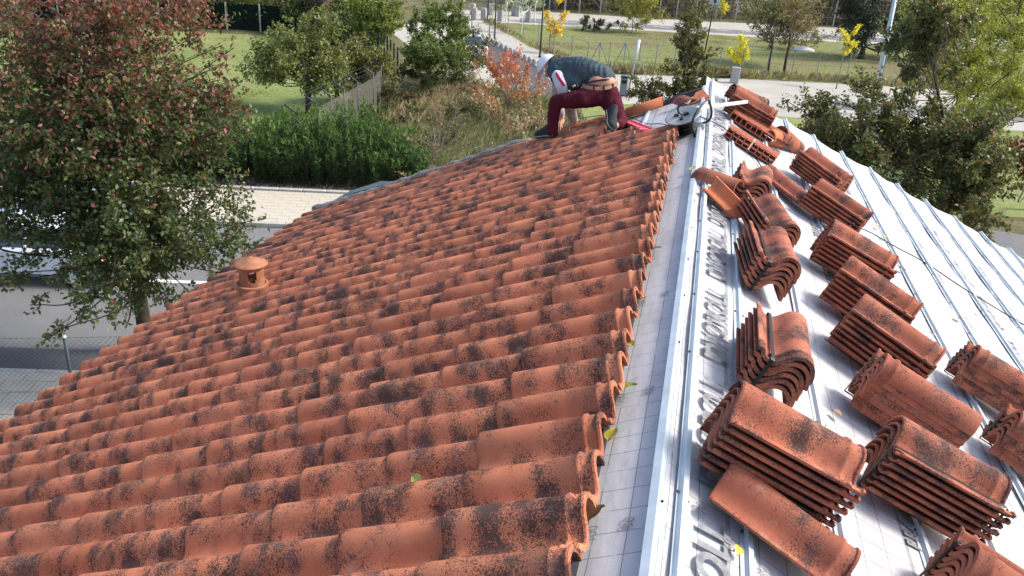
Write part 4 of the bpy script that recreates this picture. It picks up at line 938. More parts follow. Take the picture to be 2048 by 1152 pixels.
shrub('bramble', 'olive grey bramble right of the cranked fence above the hedge', 765, 262, 3.0, 1.2, 2600, .10, br, 32, dens=12)
shrub('bramble', 'round green weed bush in the middle of the overgrown plot', 850, 250, 2.6, 1.1, 2200, .10, pal([(.15, .18, .07), (.22, .23, .11), (.11, .13, .05)], [3, 2, 2]), 33, dens=11)
shrub('bramble', 'grey green bush between the straw and the orange topped tree', 930, 250, 2.8, 1.3, 2300, .10, br, 34, dens=11)
shrub('bramble', 'brown green bush low behind the worker near the verge', 1060, 262, 2.8, 1.3, 2300, .10, pal([(.20, .19, .10), (.28, .24, .15), (.14, .15, .07)], [3, 2, 2]), 35, dens=11)
shrub('bramble', 'pale twiggy bush left of the orange topped tree', 955, 205, 2.4, 1.6, 1500, .10, pal([(.30, .26, .17), (.22, .19, .10), (.36, .24, .14)], [3, 2, 1]), 36, dens=11)
# dry straw and weeds: uncountable blades
def blades(name, poly, n, h0, h1, cols, seed, lean=.5, width=.018, keep=None):
    r = np.random.default_rng(seed); P = []
    xs = [p[0] for p in poly]; ys = [p[1] for p in poly]
    def inside(x, y):
        c = False; j = len(poly) - 1
        for i in range(len(poly)):
            if (poly[i][1] > y) != (poly[j][1] > y) and x < (poly[j][0] - poly[i][0]) * (y - poly[i][1]) / (poly[j][1] - poly[i][1]) + poly[i][0]: c = not c
            j = i
        return c
    cl_ = [(r.uniform(min(xs), max(xs)), r.uniform(min(ys), max(ys))) for _ in range(60)]
    while len(P) < n:
        if r.random() < .6: cx, cy = cl_[r.integers(0, 60)]; x, y = cx + r.normal() * .5, cy + r.normal() * .5
        else: x, y = r.uniform(min(xs), max(xs)), r.uniform(min(ys), max(ys))
        if inside(x, y): P.append((x, y, 0))
    P = np.array(P); D = r.normal(size=(n, 3)) * lean * .6; D[:, 0] += lean * .6; D[:, 2] = 1; sz = r.uniform(h0, h1, n)
    C = np.array(cols)[r.integers(0, len(cols), n)] * r.uniform(.7, 1.3, (n, 1))
    o = leaf_mesh_obj(name, P, D, sz, C, M['leafmatt'], None, aspect=width * 2 / ((h0 + h1) / 2), fold=.05, seed=seed, droop=.15); tag(o, kind='stuff'); return o
gp2 = lambda L: [(G(x, y).x, G(x, y).y) for x, y in L]
STR = [(.56, .46, .31), (.64, .55, .40), (.46, .37, .25), (.38, .32, .20)]
o = blades('dry_grass', gp2([(760, 262), (790, 225), (880, 190), (960, 175), (990, 200), (930, 225), (870, 250), (800, 275)]), 4200, .4, 1.0, STR, 41, .7, .009); tag(o, 'pale dry straw grass between the brambles', 'dry grass')
o = blades('weeds', gp2([(640, 262), (720, 200), (900, 165), (1080, 190), (1200, 260), (1100, 330), (900, 345), (760, 300)]), 15000, .2, .6, [(.17, .21, .08), (.22, .22, .11), (.13, .17, .06), (.32, .28, .18)], 42, .5, .02); tag(o, 'tangled green and brown weeds on the overgrown plot', 'weeds')
o = blades('lawn_tufts', [(E(-36, 29.7).x, E(-36, 29.7).y), (E(-7, 29.7).x, E(-7, 29.7).y), (E(-7, 42).x, E(-7, 42).y), (E(-14, 62).x, E(-14, 62).y), (E(-45, 62).x, E(-45, 62).y)], 14000, .03, .08, [(.30, .37, .12), (.36, .42, .15), (.44, .42, .22), (.26, .32, .11)], 43, .5, .03); tag(o, 'short rough grass on the lawn', 'grass')
o = blades('field_grass', gp2([(975, 47), (1060, 95), (1160, 146), (1480, 157), (1690, 167), (2040, 188), (2040, 101), (1700, 86), (1500, 74), (1300, 62), (1100, 49)]), 14000, .04, .12, [(.30, .33, .12), (.40, .36, .2), (.34, .30, .17), (.46, .41, .26), (.28, .37, .12)], 44, .6, .04); tag(o, 'patchy green and brown grass on the open field', 'grass')
o = blades('field_edge_grass', gp2([(965, 46), (980, 45), (1160, 146), (1480, 157), (1690, 167), (2040, 188), (2040, 180), (1480, 150), (1170, 138)]), 7000, .3, .8, [(.30, .26, .15), (.22, .20, .10), (.36, .31, .18)], 45, .6, .05); tag(o, 'taller dry grass along the edge of the field', 'grass')
o = blades('bed_litter', [(E(t, o_).x, E(t, o_).y) for t, o_ in ((-21, 27.5), (-4, 27.5), (-4, 28.6), (-21, 28.6))], 7000, .03, .10, [(.45, .37, .26), (.22, .15, .09), (.12, .09, .06), (.55, .47, .35)], 46, 2.0, .04); tag(o, 'dry leaf litter along the planting bed', 'leaf litter')
# oleander hedge
def hedge():
    r = np.random.default_rng(50); root = empty('oleander_hedge', E(-14, 29)); tag(root, 'dense dark green oleander hedge along the pavement', 'hedge')
    base = np.array(E(-14, 29)); P, D, S, C, tw = [], [], [], [], []
    ns = 2700
    for i in range(ns):
        t = r.uniform(-21, -1.6); o_ = r.uniform(28.2, 30.6); hh = (2.35 + .25 * math.sin(t * 1.1) + .15 * math.sin(t * 2.7) - .22 * max(0, t + 5.5) * .5) * r.uniform(.55, 1.08)
        edge = abs(o_ - 29.4) / 1.2; hh *= (1 - .22 * edge ** 3)
        b = np.array(E(t, o_)); lean = np.array(NN) * (o_ - 29.4) * .42 + r.normal(size=3) * .15; lean[2] = 0
        tip = b + lean + np.array((0, 0, hh)); tw.append(([Vector(b - base), Vector((b + tip) / 2 - base + r.normal(size=3) * .04), Vector(tip - base)], .009, .004))
        nl = 40; tt = 1 - r.random(nl) ** 1.35 * .95
        p = b + (tip - b) * tt[:, None]; th = r.uniform(0, 6.28, nl); el = r.uniform(.1, 1.1, nl) + (tt > .9) * .4
        d = np.stack([np.cos(th) * np.cos(el), np.sin(th) * np.cos(el), np.sin(el)], 1); P.append(p - base); D.append(d); S.append(r.uniform(.12, .20, nl))
        g = r.uniform(.75, 1.25); young = (tt > .86)[:, None]
        c = np.where(young, np.array((.11, .20, .045)), np.array((.038, .088, .024))) * g * r.uniform(.75, 1.3, (nl, 1)); C.append(c)
    leaf_mesh_obj('foliage', np.concatenate(P), np.concatenate(D), np.concatenate(S), np.concatenate(C), M['leaf'], root, aspect=.20, seed=50)
    sticks_obj('stems', tw, M['bark'], root, 3)
hedge()
# young trees in yellow leaf
def sapling(label, px, py, tops, n=420, size=.14, col=((.72, .58, .03), (.80, .66, .06), (.60, .50, .04)), h=2, grp='young yellow trees on the open ground'):
    b = G(px, py); dep = (b - CP).dot(CF); cl = [(np.array(at(x, y, dep - .6)), r_) for x, y, r_ in tops]
    return tree('yellow_sapling', label, b, cl, n, size, pal(col, [1] * len(col)), trunk_r=.04, fork=h, seed=px, twig_r=.012, group=grp, bark='bark_pale', mat='leafmatt', twigs=8, droop=0, spread=.6)
sapling('bright yellow young tree left of the lamp post nearest the worker', 1098, 107, [(1098, 35, .35), (1125, 38, .35), (1110, 52, .45), (1118, 62, .42), (1100, 50, .35), (1130, 30, .3), (1092, 30, .25), (1108, 68, .35)], 900, .17, ((.72, .50, .03), (.80, .58, .05), (.60, .42, .04)))
sapling('bright yellow forked young tree in front of the paved plaza edge', 1482, 157, [(1482, 75, .3), (1484, 88, .3), (1481, 100, .35), (1462, 104, .3), (1455, 100, .2), (1475, 115, .35), (1490, 112, .3), (1495, 98, .25), (1470, 110, .3), (1483, 122, .25)], 1100, .15, ((.75, .66, .03), (.82, .74, .07), (.62, .56, .04)))
sapling('bright yellow upright young tree against the dark conifer', 1672, 178, [(1713, 55, .2), (1705, 68, .25), (1700, 82, .28), (1692, 95, .28), (1688, 62, .22), (1690, 78, .25), (1712, 88, .2), (1690, 108, .22), (1708, 92, .18)], 1000, .14, ((.75, .66, .03), (.82, .74, .07), (.62, .56, .04)))
sapling('small yellow topped tree beyond the far road, behind the round olive bush', 1290, 35, [(1300, 8, .5), (1310, 5, .35), (1296, 2, .4)], 300, .25, ((.45, .42, .05), (.55, .5, .08)), 2.2)
sapling('small yellow topped tree beyond the far road, right of the triangular sign', 1440, 44, [(1446, 14, .45), (1446, 4, .4), (1450, 20, .35)], 350, .22, ((.62, .55, .05), (.7, .62, .08)), 2.0)
sapling('yellow tipped tree at the top edge above the left yellow tree', 1127, 30, [(1119, 2, .4), (1117, -6, .4)], 250, .22, ((.66, .52, .05), (.75, .6, .08)), 2.0)
# two bare-stemmed plaza trees
gy = pal([(.16, .19, .05), (.13, .15, .05), (.22, .20, .09), (.28, .24, .12)], [3, 3, 2, 1])
fartree('ash_tree', 'thin spreading tree with a green lower crown, left of the pair on the field edge', G(1534, 151), [(1545, 55, 60, 1.5, 1.4, .8, 16, .4, .65), (1540, 20, 61, 1.8, 1.6, .9, 18, .45, .75)], 3800, .16, gy, .11, 2.4, 61, twigs=12, bare=.5)
fartree('ash_tree', 'thin spreading tree with brownish upper crown, right of the pair on the field edge', G(1567, 152), [(1590, 50, 60, 1.4, 1.4, .9, 14, .4, .65), (1590, 10, 61, 1.9, 1.6, .9, 18, .45, .75)], 3600, .16, pal([(.26, .20, .11), (.20, .20, .07), (.36, .22, .12), (.16, .17, .06)], [3, 2, 2, 2]), .11, 2.4, 62, twigs=12, bare=.5)
shrub('olive_bush', 'round yellow olive bush standing alone in the far part of the field', 1263, 66, 5.2, 3.6, 5200, .2, pal([(.24, .24, .07), (.31, .30, .10), (.18, .18, .06)], [2, 2, 1]), 63, dens=22, dirup=1.5)
shrub('low_bush', 'low dark brown bush left of the round olive bush', 1193, 63, 4.2, 1.4, 1500, .2, pal([(.10, .10, .06), (.16, .15, .09)], [1, 1]), 64, dens=12)
shrub('low_bush', 'grey brown bush behind the pair of thin trees', 1600, 100, 5, 3.0, 2200, .2, pal([(.20, .18, .11), (.26, .22, .13)], [1, 1]), 65, dens=14)
# dark conifer and yellow-green willows at the right
cl = []
r_ = np.random.default_rng(70)
b = G(1722, 118); dep = (b - CP).dot(CF)
for i in range(60):
    f = r_.random(); z = .5 + f * 9; w = (1 - f * .75) * 3.4; th = r_.uniform(0, 6.28); cl.append((np.array((b.x + math.cos(th) * w * r_.uniform(.3, 1), b.y + math.sin(th) * w * r_.uniform(.3, 1), z)), r_.uniform(.6, 1.0)))
tree('cedar_tree', 'broad dark conifer behind the grey steel pole', b, cl, 15000, .25, pal([(.022, .038, .022), (.035, .055, .030), (.015, .025, .016)], [2, 2, 2]), trunk_r=.3, fork=1.0, seed=71, twigs=9, aspect=.3, twig_r=.02)
cl = []
b2 = G(1850, 120)
for i in range(34):
    f = r_.random(); z = .5 + f * 8; w = (1 - f * .7) * 3.0; th = r_.uniform(0, 6.28); cl.append((np.array((b2.x + math.cos(th) * w * r_.uniform(.3, 1), b2.y + math.sin(th) * w * r_.uniform(.3, 1), z)), r_.uniform(.6, 1.0)))
tree('cedar_tree', 'second dark conifer, mostly hidden behind the pear tree and the pole', b2, cl, 7000, .28, pal([(.022, .038, .022), (.035, .055, .030)], [2, 2]), trunk_r=.3, fork=1.0, seed=72, twigs=8, aspect=.3, twig_r=.02)
yg = pal([(.34, .37, .07), (.42, .44, .09), (.26, .29, .06), (.17, .18, .06)], [3, 3, 2, 1])
fartree('willow_tree', 'yellow green tree with dark forking trunks at the upper right', G(1905, 255), [(1930, 60, 34, 1.7, 1.5, 1.4, 26, .4, .65), (1900, 150, 33.5, 1.2, 1.2, .8, 14, .35, .55), (1990, 140, 33, 1.2, 1.2, 1.0, 16, .35, .55), (1890, 0, 35, 1.6, 1.5, 1.2, 14, .5, .7), (1960, 220, 33, 1.3, 1.2, .8, 12, .35, .55), (1850, 60, 35, .9, 1.0, 1.0, 8, .4, .6)], 30000, .125, yg, .17, 2.0, 73, aspect=.35, trunks=[(0, 0, 0), (.55, .2, 0)])
fartree('willow_tree', 'yellow green tree cut by the right edge with a leaning dark trunk', G(1945, 300), [(2030, 60, 30, 1.0, 1.2, 1.3, 14, .4, .6), (2060, 170, 29, .9, 1.1, .9, 10, .35, .55), (2010, 200, 29.5, .8, .9, .6, 8, .35, .5)], 15000, .12, yg, .14, 1.6, 74, aspect=.35, lean=(.75, .1))
fartree('small_maple', 'dark red leaved small tree at the right edge', G(2055, 420), [(2030, 300, 25, .6, .6, .5, 10, .25, .4), (2075, 330, 24.5, .6, .6, .6, 8, .25, .4)], 3000, .10, pal([(.16, .03, .02), (.22, .045, .03), (.10, .03, .02)], [2, 2, 2]), .08, 1.0, 75)
# far wood: one mass
def wood():
    r = np.random.default_rng(80); P, D, S, C, tw = [], [], [], [], []
    for i in range(150):
        px = r.uniform(1040, 2100); g = G(px, 24 + (px - 1130) * .052 - r.uniform(1, 22)); h = r.uniform(4, 9); col = np.array([(.15, .13, .09), (.12, .12, .06), (.20, .17, .12), (.10, .09, .06), (.17, .16, .07)][r.integers(0, 5)])
        nb = 5
        for k in range(nb):
            e = g + Vector((r.normal() * 1.6, r.normal() * 1.2, h * r.uniform(.6, 1.1))); tw.append(([g, (g + e) / 2 + Vector(r.normal(size=3) * .3), e], .08, .02))
        nl = 420; p = np.array(g) + r.normal(size=(nl, 3)) * np.array((1.6, 1.4, 0)); p[:, 2] = h * r.random(nl) ** .8
        P.append(p); D.append(r.normal(size=(nl, 3))); S.append(r.uniform(.2, .5, nl)); C.append(col * r.uniform(.6, 1.5, (nl, 1)))
    o = leaf_mesh_obj('far_wood', np.concatenate(P), np.concatenate(D), np.concatenate(S), np.concatenate(C), M['leafmatt'], None, aspect=.4, seed=80); tag(o, 'brown grey leafless scrub wood beyond the far road', 'wood', kind='stuff')
    s_ = sticks_obj('far_wood_stems', tw, M['bark_pale'], o, 3)
wood()
def backwood():
    r = np.random.default_rng(81); P, D, S, C = [], [], [], []
    for i in range(60):
        t = r.uniform(-75, -14); g = Vector(E(t, 66.5 + r.uniform(0, 5))); h = r.uniform(3, 7); col = np.array([(.05, .07, .03), (.09, .12, .04), (.035, .05, .025), (.12, .12, .06)][r.integers(0, 4)])
        nl = 500; p = np.array(g) + r.normal(size=(nl, 3)) * np.array((1.8, 1.4, 0)); p[:, 2] = h * r.random(nl) ** .7
        P.append(p); D.append(r.normal(size=(nl, 3))); S.append(r.uniform(.2, .45, nl)); C.append(col * r.uniform(.6, 1.5, (nl, 1)))
    o = leaf_mesh_obj('garden_trees', np.concatenate(P), np.concatenate(D), np.concatenate(S), np.concatenate(C), M['leafmatt'], None, aspect=.5, seed=81); tag(o, 'dark garden greenery beyond the screened fence', 'trees', kind='stuff')
backwood()
# ================================================================== FENCES, LAMPS, STREET THINGS
def chain(mb, p0, p1, h, cell=.06, r=.0016, z0=0.05):
    """a diamond wire net as thin crossed ribbons between two posts"""
    d = (p1 - p0); L = d.length; d.normalize(); up = Vector((0, 0, 1)); nrm = d.cross(up)
    H = h - z0; step = cell * 1.414; n = int((L + H) / step)
    for sgn in (1, -1):
        for i in range(n + 1):
            c = i * step - (H if sgn > 0 else 0); a0 = max(0, c if sgn > 0 else c - H); a1 = min(L, c + H if sgn > 0 else c)
            if a1 - a0 < 1e-3: continue
            za = (a0 - c) if sgn > 0 else (c - a0); zb = (a1 - c) if sgn > 0 else (c - a1)
            A_ = p0 + d * a0 + up * (z0 + za); B_ = p0 + d * a1 + up * (z0 + zb); w = (up - d * sgn) * r * .7; off = nrm * (0.0008 * sgn)
            mb.add([A_ - w + off, B_ - w + off, B_ + w + off, A_ + w + off], [(0, 1, 2, 3)])
M['wire'] = simple('wire', (0.06, 0.065, 0.065), .5, .4, .3)
M['wirepale'] = simple('pale_wire', (0.35, 0.36, 0.36), .5, .4, .3)
M['postdark'] = simple('dark_post', (0.05, 0.065, 0.075), .5, .4, .3)
# near chain-link fence at the foot of the house wall
fz = 2.15; pa = G(125, 672, fz); pa.z = 0; dirn = (G(340, 668, fz) - G(0, 673, fz)); dirn.z = 0; dirn.normalize()
root = empty('chain_link_fence', pa); tag(root, 'chain-link fence with steel posts along the near pavement at the left', 'fence')
for k in (-2, -1, 0, 1):
    q = dirn * (2.6 * k); b = MB(); lean_ = Vector((.06, -.03, 0))
    b.tube([q, q + lean_ * .5 + Vector((0, 0, fz * .5)), q + lean_ + Vector((0, 0, fz))], .030, 10); b.build('post', M['postdark'], root, smooth=True)
    b = MB(); b.lathe([(0, fz + .035), (.025, fz + .03), (.038, fz + .01), (.038, fz - .01), (0, fz - .01)], 10, c=q + lean_); b.build('post_cap', M['galv'], root, smooth=True)
mb = MB(); chain(mb, dirn * -5.2, dirn * 4.4, fz - .02, .065, .0016); o = mb.build('wire_netting', M['wire'], root)
mb = MB()
for z in (fz - .03, fz * .5): mb.tube([dirn * -5.2 + Vector((0, 0, z)), dirn * 4.4 + Vector((0, 0, z))], .003, 4)
mb.build('tension_wire', M['wire'], root)
# cranked-arm boundary fence with grey netting on the lawn side
posts = [Vector((-13.74, 27.3, 0)), Vector((-13.88, 29.13, 0)), Vector((-14.0, 30.7, 0)), Vector((-14.1, 32.2, 0)), Vector((-14.22, 33.9, 0)), Vector((-14.35, 36.0, 0)), Vector((-14.9, 38.4, 0))]
root = empty('boundary_fence', posts[0]); tag(root, 'boundary fence with cranked posts and barbed wires on the lawn edge', 'fence'); o0 = posts[0]
arm = Vector((-.42, -.12, .30))
for q in posts:
    b = MB(); p = q - o0; b.tube([p, p + Vector((0, 0, 2.15))], .032, 7); b.build('post', M['postdark'], root, smooth=True)
    b = MB(); b.tube([p + Vector((0, 0, 2.13)), p + Vector((0, 0, 2.15)) + arm], .034, 6); b.build('cranked_arm', M['postdark'], root, smooth=True)
mb = MB()
for k in (0.3, .65, 1):
    mb.tube([q - o0 + Vector((0, 0, 2.15)) + arm * k - Vector((0, 0, .04 * (i % 2))) for i, q in enumerate(posts)], .006, 4)
mb.build('barbed_wire', M['wire'], root)
nm, nt, nb_ = newmat('shade_netting', .9, .1); nb_.inputs['Base Color'].default_value = (.16, .15, .12, 1); nb_.inputs['Alpha'].default_value = .55
for i in range(1, len(posts) - 1):
    a_, b_ = posts[i] - o0, posts[i + 1] - o0; mb = MB(); mb.quad([a_ + Vector((0, 0, .02)), b_ + Vector((0, 0, .02)), b_ + Vector((0, 0, 1.95)), a_ + Vector((0, 0, 1.95))]); mb.build('netting_panel', nm, root)
# dark post fence running away beside the lane
root = empty('garden_fence', G(795, 178)); tag(root, 'dark post fence running away beside the lane under the elm', 'fence')
L_ = [G(795, 176), G(775, 150), G(757, 128), G(738, 108), G(720, 92)]; pts = []
for i in range(len(L_) - 1):
    for k in range(3): pts.append(L_[i].lerp(L_[i + 1], k / 3))
for q in pts:
    p = q - G(795, 178); b = MB(); b.tube([p, p + Vector((0, 0, 2.2))], .045, 6); b.build('post', M['blacksteel'], root)
mb = MB()
for i in range(len(pts) - 1):
    chain(mb, pts[i] - G(795, 178), pts[i + 1] - G(795, 178), 2.1, .22, .012)
mb.build('wire_netting', M['wire'], root)
# screened fence at the top left with pale posts
root = empty('screened_fence', E(-45, 64)); tag(root, 'fence with pale posts and a nearly black screen at the far side of the lawn', 'fence'); o0 = E(-45, 64)
t = -60.0; prev = None
A_, B_ = G(392, 56), G(590, 68); dv = (B_ - A_).normalized(); n_p = 16; st = G(455, 60)
stp = (G(525, 64) - G(458, 60)).length
for i in range(-6, 5):
    q = st + dv * stp * i - o0; q.z = 0; b = MB(); b.tube([q - NN * .08, q - NN * .08 + Vector((0, 0, 2.0))], .06, 6); b.build('post', M['concrete'], root)
    if i < 4: mb = MB(); q2 = q + dv * stp; q2.z = 0; mb.box((q + q2) / 2 + Vector((0, 0, .98)), (stp - .02, .03, 1.85), R=Matrix.Rotation(math.atan2(dv.y, dv.x), 3, 'Z')); mb.build('screen_panel', M['shade'], root)
# wire fence along the near edge of the field, with a brace, and the tall posts beyond the far road
root = empty('field_fence', G(1250, 146)); o0 = G(1250, 146); tag(root, 'thin wire fence with dark posts and braces along the field edge', 'fence')
edge = [G(x, y) for x, y in ((985, 50), (1015, 66), (1045, 84), (1075, 100), (1105, 118), (1140, 134), (1172, 146), (1195, 147), (1215, 147), (1245, 148), (1275, 149), (1308, 150), (1345, 152), (1390, 154), (1435, 156), (1480, 158), (1530, 160), (1580, 163), (1630, 165), (1690, 168), (1760, 172))]
for q in edge: b = MB(); p = q - o0; b.tube([p, p + Vector((0, 0, 2.0))], .028, 5); b.build('post', M['galvdark'], root)
for i in (7, 9): 
    p = edge[i] - o0; b = MB(); b.tube([p + Vector((0, 0, 1.95)), p + Vector((-.85, -.2, 0))], .03, 5); b.tube([p + Vector((0, 0, 1.95)), p + Vector((.85, .2, 0))], .03, 5); b.build('brace', M['galvdark'], root)
mb = MB()
for i in range(len(edge) - 1):
    for z in (.3, 1.1, 1.9): mb.tube([edge[i] - o0 + Vector((0, 0, z)), edge[i + 1] - o0 + Vector((0, 0, z))], .008, 3, cap=False)
mb.build('fence_wires', M['wire'], root)
root = empty('roadside_fence', G(1300, 38)); o0 = G(1300, 38); tag(root, 'tall pale concrete post fence beyond the far road', 'fence')
for px in (1098, 1130, 1158, 1200, 1238, 1277, 1318, 1352, 1390, 1430, 1470, 1512, 1560, 1610, 1665, 1720, 1780, 1850, 1930, 2010):
    p = G(px, 24 + (px - 1130) * .058) - o0; b = MB(); b.box(p + Vector((0, 0, 1.7)), (.13, .13, 3.4)); b.build('post', M['concrete'], root)
mb = MB()
pr = [G(px, 24 + (px - 1130) * .058) - o0 for px in (1098, 1300, 1600, 2010)]
for z in (1.0, 2.0, 3.0): mb.tube([p + Vector((0, 0, z)) for p in pr], .012, 3, cap=False)
mb.build('fence_wires', M['wirepale'], root)
# lamp posts
def lamp(px, py, h, label):
    g = G(px, py); root = empty('lamp_post', g); tag(root, label, 'lamp post', 'black lamp posts along the road'); 
    b = MB(); b.lathe([(.0, .0), (.13, .0), (.13, .06), (.075, .12), (.062, .6), (.055, h), (0, h)], 10); b.build('pole', M['blacksteel'], root, smooth=True)
    b = MB(); b.lathe([(0, h), (.07, h), (.22, h + .10), (.24, h + .16), (.12, h + .22), (0, h + .24)], 12); b.build('lamp_head', M['galvdark'], root, smooth=True)
lamp(1079.5, 115, 4.35, 'black lamp post just left of the worker\'s cap')
lamp(989, 78, 4.6, 'black lamp post in the middle of the row, left of the yellow tree')
lamp(975, 42, 4.6, 'farthest black lamp post, at the junction')
# galvanised pole at the right
g = G(1742, 230); root = empty('street_light_pole', g); tag(root, 'thick grey steel pole rising behind the pear tree at the right', 'pole')
dep = (g - CP).dot(CF); top = at(1802, -60, dep - 2.2) - g
b = MB(); b.tube([Vector((0, 0, 0)), Vector((top.x * .5, top.y * .5, top.z * .5)), top], [.15, .125, .10], 12); b.build('pole_shaft', M['galv'], root, smooth=True)
b = MB(); b.tube([(0, 0, 0), (0, 0, .06)], .24, 12); b.build('base_plate', M['galvdark'], root)
# warning sign seen from behind
g = G(1409, 107); root = empty('traffic_sign', g); tag(root, 'triangular road sign seen from the back on a dark pole', 'traffic sign'); hs = 4.1
b = MB(); b.tube([(0, 0, 0), (.22, 0, hs)], .05, 8); b.build('pole', M['blacksteel'], root, smooth=True)
b = MB(); c = Vector((.22, -.06, hs - .02)); T = [c + Vector((-.52, 0, -.42)), c + Vector((.52, 0, -.42)), c + Vector((0, 0, .48))]
b.add(T + [v + Vector((0, -.03, 0)) for v in T], [(0, 1, 2), (5, 4, 3), (0, 3, 4, 1), (1, 4, 5, 2), (2, 5, 3, 0)]); b.build('sign_plate', M['galv'], root)
b = MB(); b.box(c + Vector((0, -.05, -.15)), (.16, .05, .30)); b.build('bracket', M['blacksteel'], root)
# tall white pole with top sleeve, and the litter bin
g = G(1254, 196); root = empty('white_pole', g); tag(root, 'slim pale pole with a white sleeve near its top beside the litter bin', 'pole'); 
b = MB(); b.tube([(0, 0, 0), (.30, 0, 3.25)], .055, 8); b.build('pole', M['concrete'], root, smooth=True)
b = MB(); b.tube([(.19, 0, 2.1), (.295, 0, 3.2)], .10, 8); b.build('sleeve', M['paint'], root, smooth=True)
b = MB(); b.tube([(.27, 0, 2.9), (1.35, .3, 0)], .02, 5); b.build('stay_wire', M['wirepale'], root)
g = G(1246, 192); root = empty('litter_bin', g); tag(root, 'grey boxy litter bin with a dark opening on the plaza', 'litter bin')
b = MB(); b.box((0, 0, .55), (.42, .38, 1.0), bev=.05); b.build('bin_body', M['galvdark'], root); b = MB(); b.box((0, -.195, .82), (.30, .02, .20)); b.build('opening', M['black'], root); b = MB(); b.box((0, 0, 1.09), (.48, .44, .07), bev=.02); b.build('bin_lid', M['blacksteel'], root)
g = G(1468, 166); b = MB(); b.box(Vector((0, 0, .5)), (.55, .35, 1.0), bev=.04); b.box(Vector((0, -.18, .55)), (.4, .012, .6)); o = b.build('utility_cabinet', M['concrete'], loc=g); tag(o, 'small white utility cabinet showing above the far tile stacks', 'cabinet')
g = G(1605, 101); b = MB(); b.lathe([(0, .35), (.5, .3), (.95, .12), (1.0, 0)], 12); o = b.build('sand_bag', M['paint'], loc=g); o.scale = (1, .6, 1); tag(o, 'pale pinkish sack lying in the field by the conifer', 'sack')
# bollards
k = 0
for (px, py, lb) in [(948, 38, 'pale block bollard at the far left of the junction'), (945, 28, 'pale block bollard behind the leftmost one at the top'), (967, 38, 'pale block bollard second in the front row'), (981, 28, 'pale block bollard right of the far lamp post'), (1000, 40, 'pale block bollard between the far and the middle lamp post'), (1028, 30, 'pale block bollard behind the pale saplings'), (1034, 31, 'pale block bollard touching its left neighbour behind the pale saplings'), (1056, 42, 'pale block bollard at the right end of the row')]:
    g = G(px, py + 2); b = MB(); b.box((0, 0, .5), (.48, .48, 1.0), bev=.05); b.box((0, 0, 1.03), (.40, .40, .06), bev=.02); o = b.build('bollard', M['concrete'], loc=g); tag(o, lb, 'bollard', 'pale block bollards at the junction')
# stones along the road kerb: small round bollards
for i in range(16):
    t = i / 15; g = G(938 + (1078 - 938) * t, 62 + (134 - 62) * t ** .95); b = MB(); b.lathe([(0, .42), (.12, .38), (.17, .25), (.15, .0)], 8); o = b.build('kerb_stone_bollard', M['concrete'], loc=g); tag(o, ['farthest', 'second', 'third', 'fourth', 'fifth', 'sixth', 'seventh', 'eighth', 'ninth', 'tenth', 'eleventh', 'twelfth', 'thirteenth', 'fourteenth', 'fifteenth', 'nearest'][i] + ' small pale round bollard of the row on the road kerb, counted from the junction', 'bollard', 'small round bollards along the kerb')
# pale birches at the junction
for (px, py, tops, lb) in [(1042, 70, [(1040, 20, .6), (1050, 5, .7), (1030, 8, .6), (1042, -8, .7), (1058, 18, .4)], 'white stemmed birch between the two nearer lamp posts'), (1070, 45, [(1070, 12, .5), (1078, 5, .5), (1066, 0, .5)], 'slender pale leaved tree left of the nearest lamp post'), (1012, 44, [(1012, 10, .5), (1005, 16, .4), (1014, -2, .5)], 'pale thin leaved tree behind the bollards'), (944, 56, [(946, 10, .3), (945, -5, .4)], 'slim bare street tree at the left side of the pavement'), (978, 74, [(986, 20, .3), (984, 8, .35)], 'slim bare street tree leaning towards the middle lamp post')]:
    g = G(px, py); dep = (g - CP).dot(CF); tree('birch', lb, g, [(np.array(at(x, y, dep)), r_) for x, y, r_ in tops], 500 if 'bare' not in lb else 40, .16, pal([(.42, .46, .30), (.5, .52, .38), (.3, .36, .18)], [1, 1, 1]), trunk_r=.055, fork=1.8, bark='bark_pale' if 'bare' in lb else 'alu', seed=px, twigs=9, twig_r=.015, mat='leafmatt', dirup=.8)
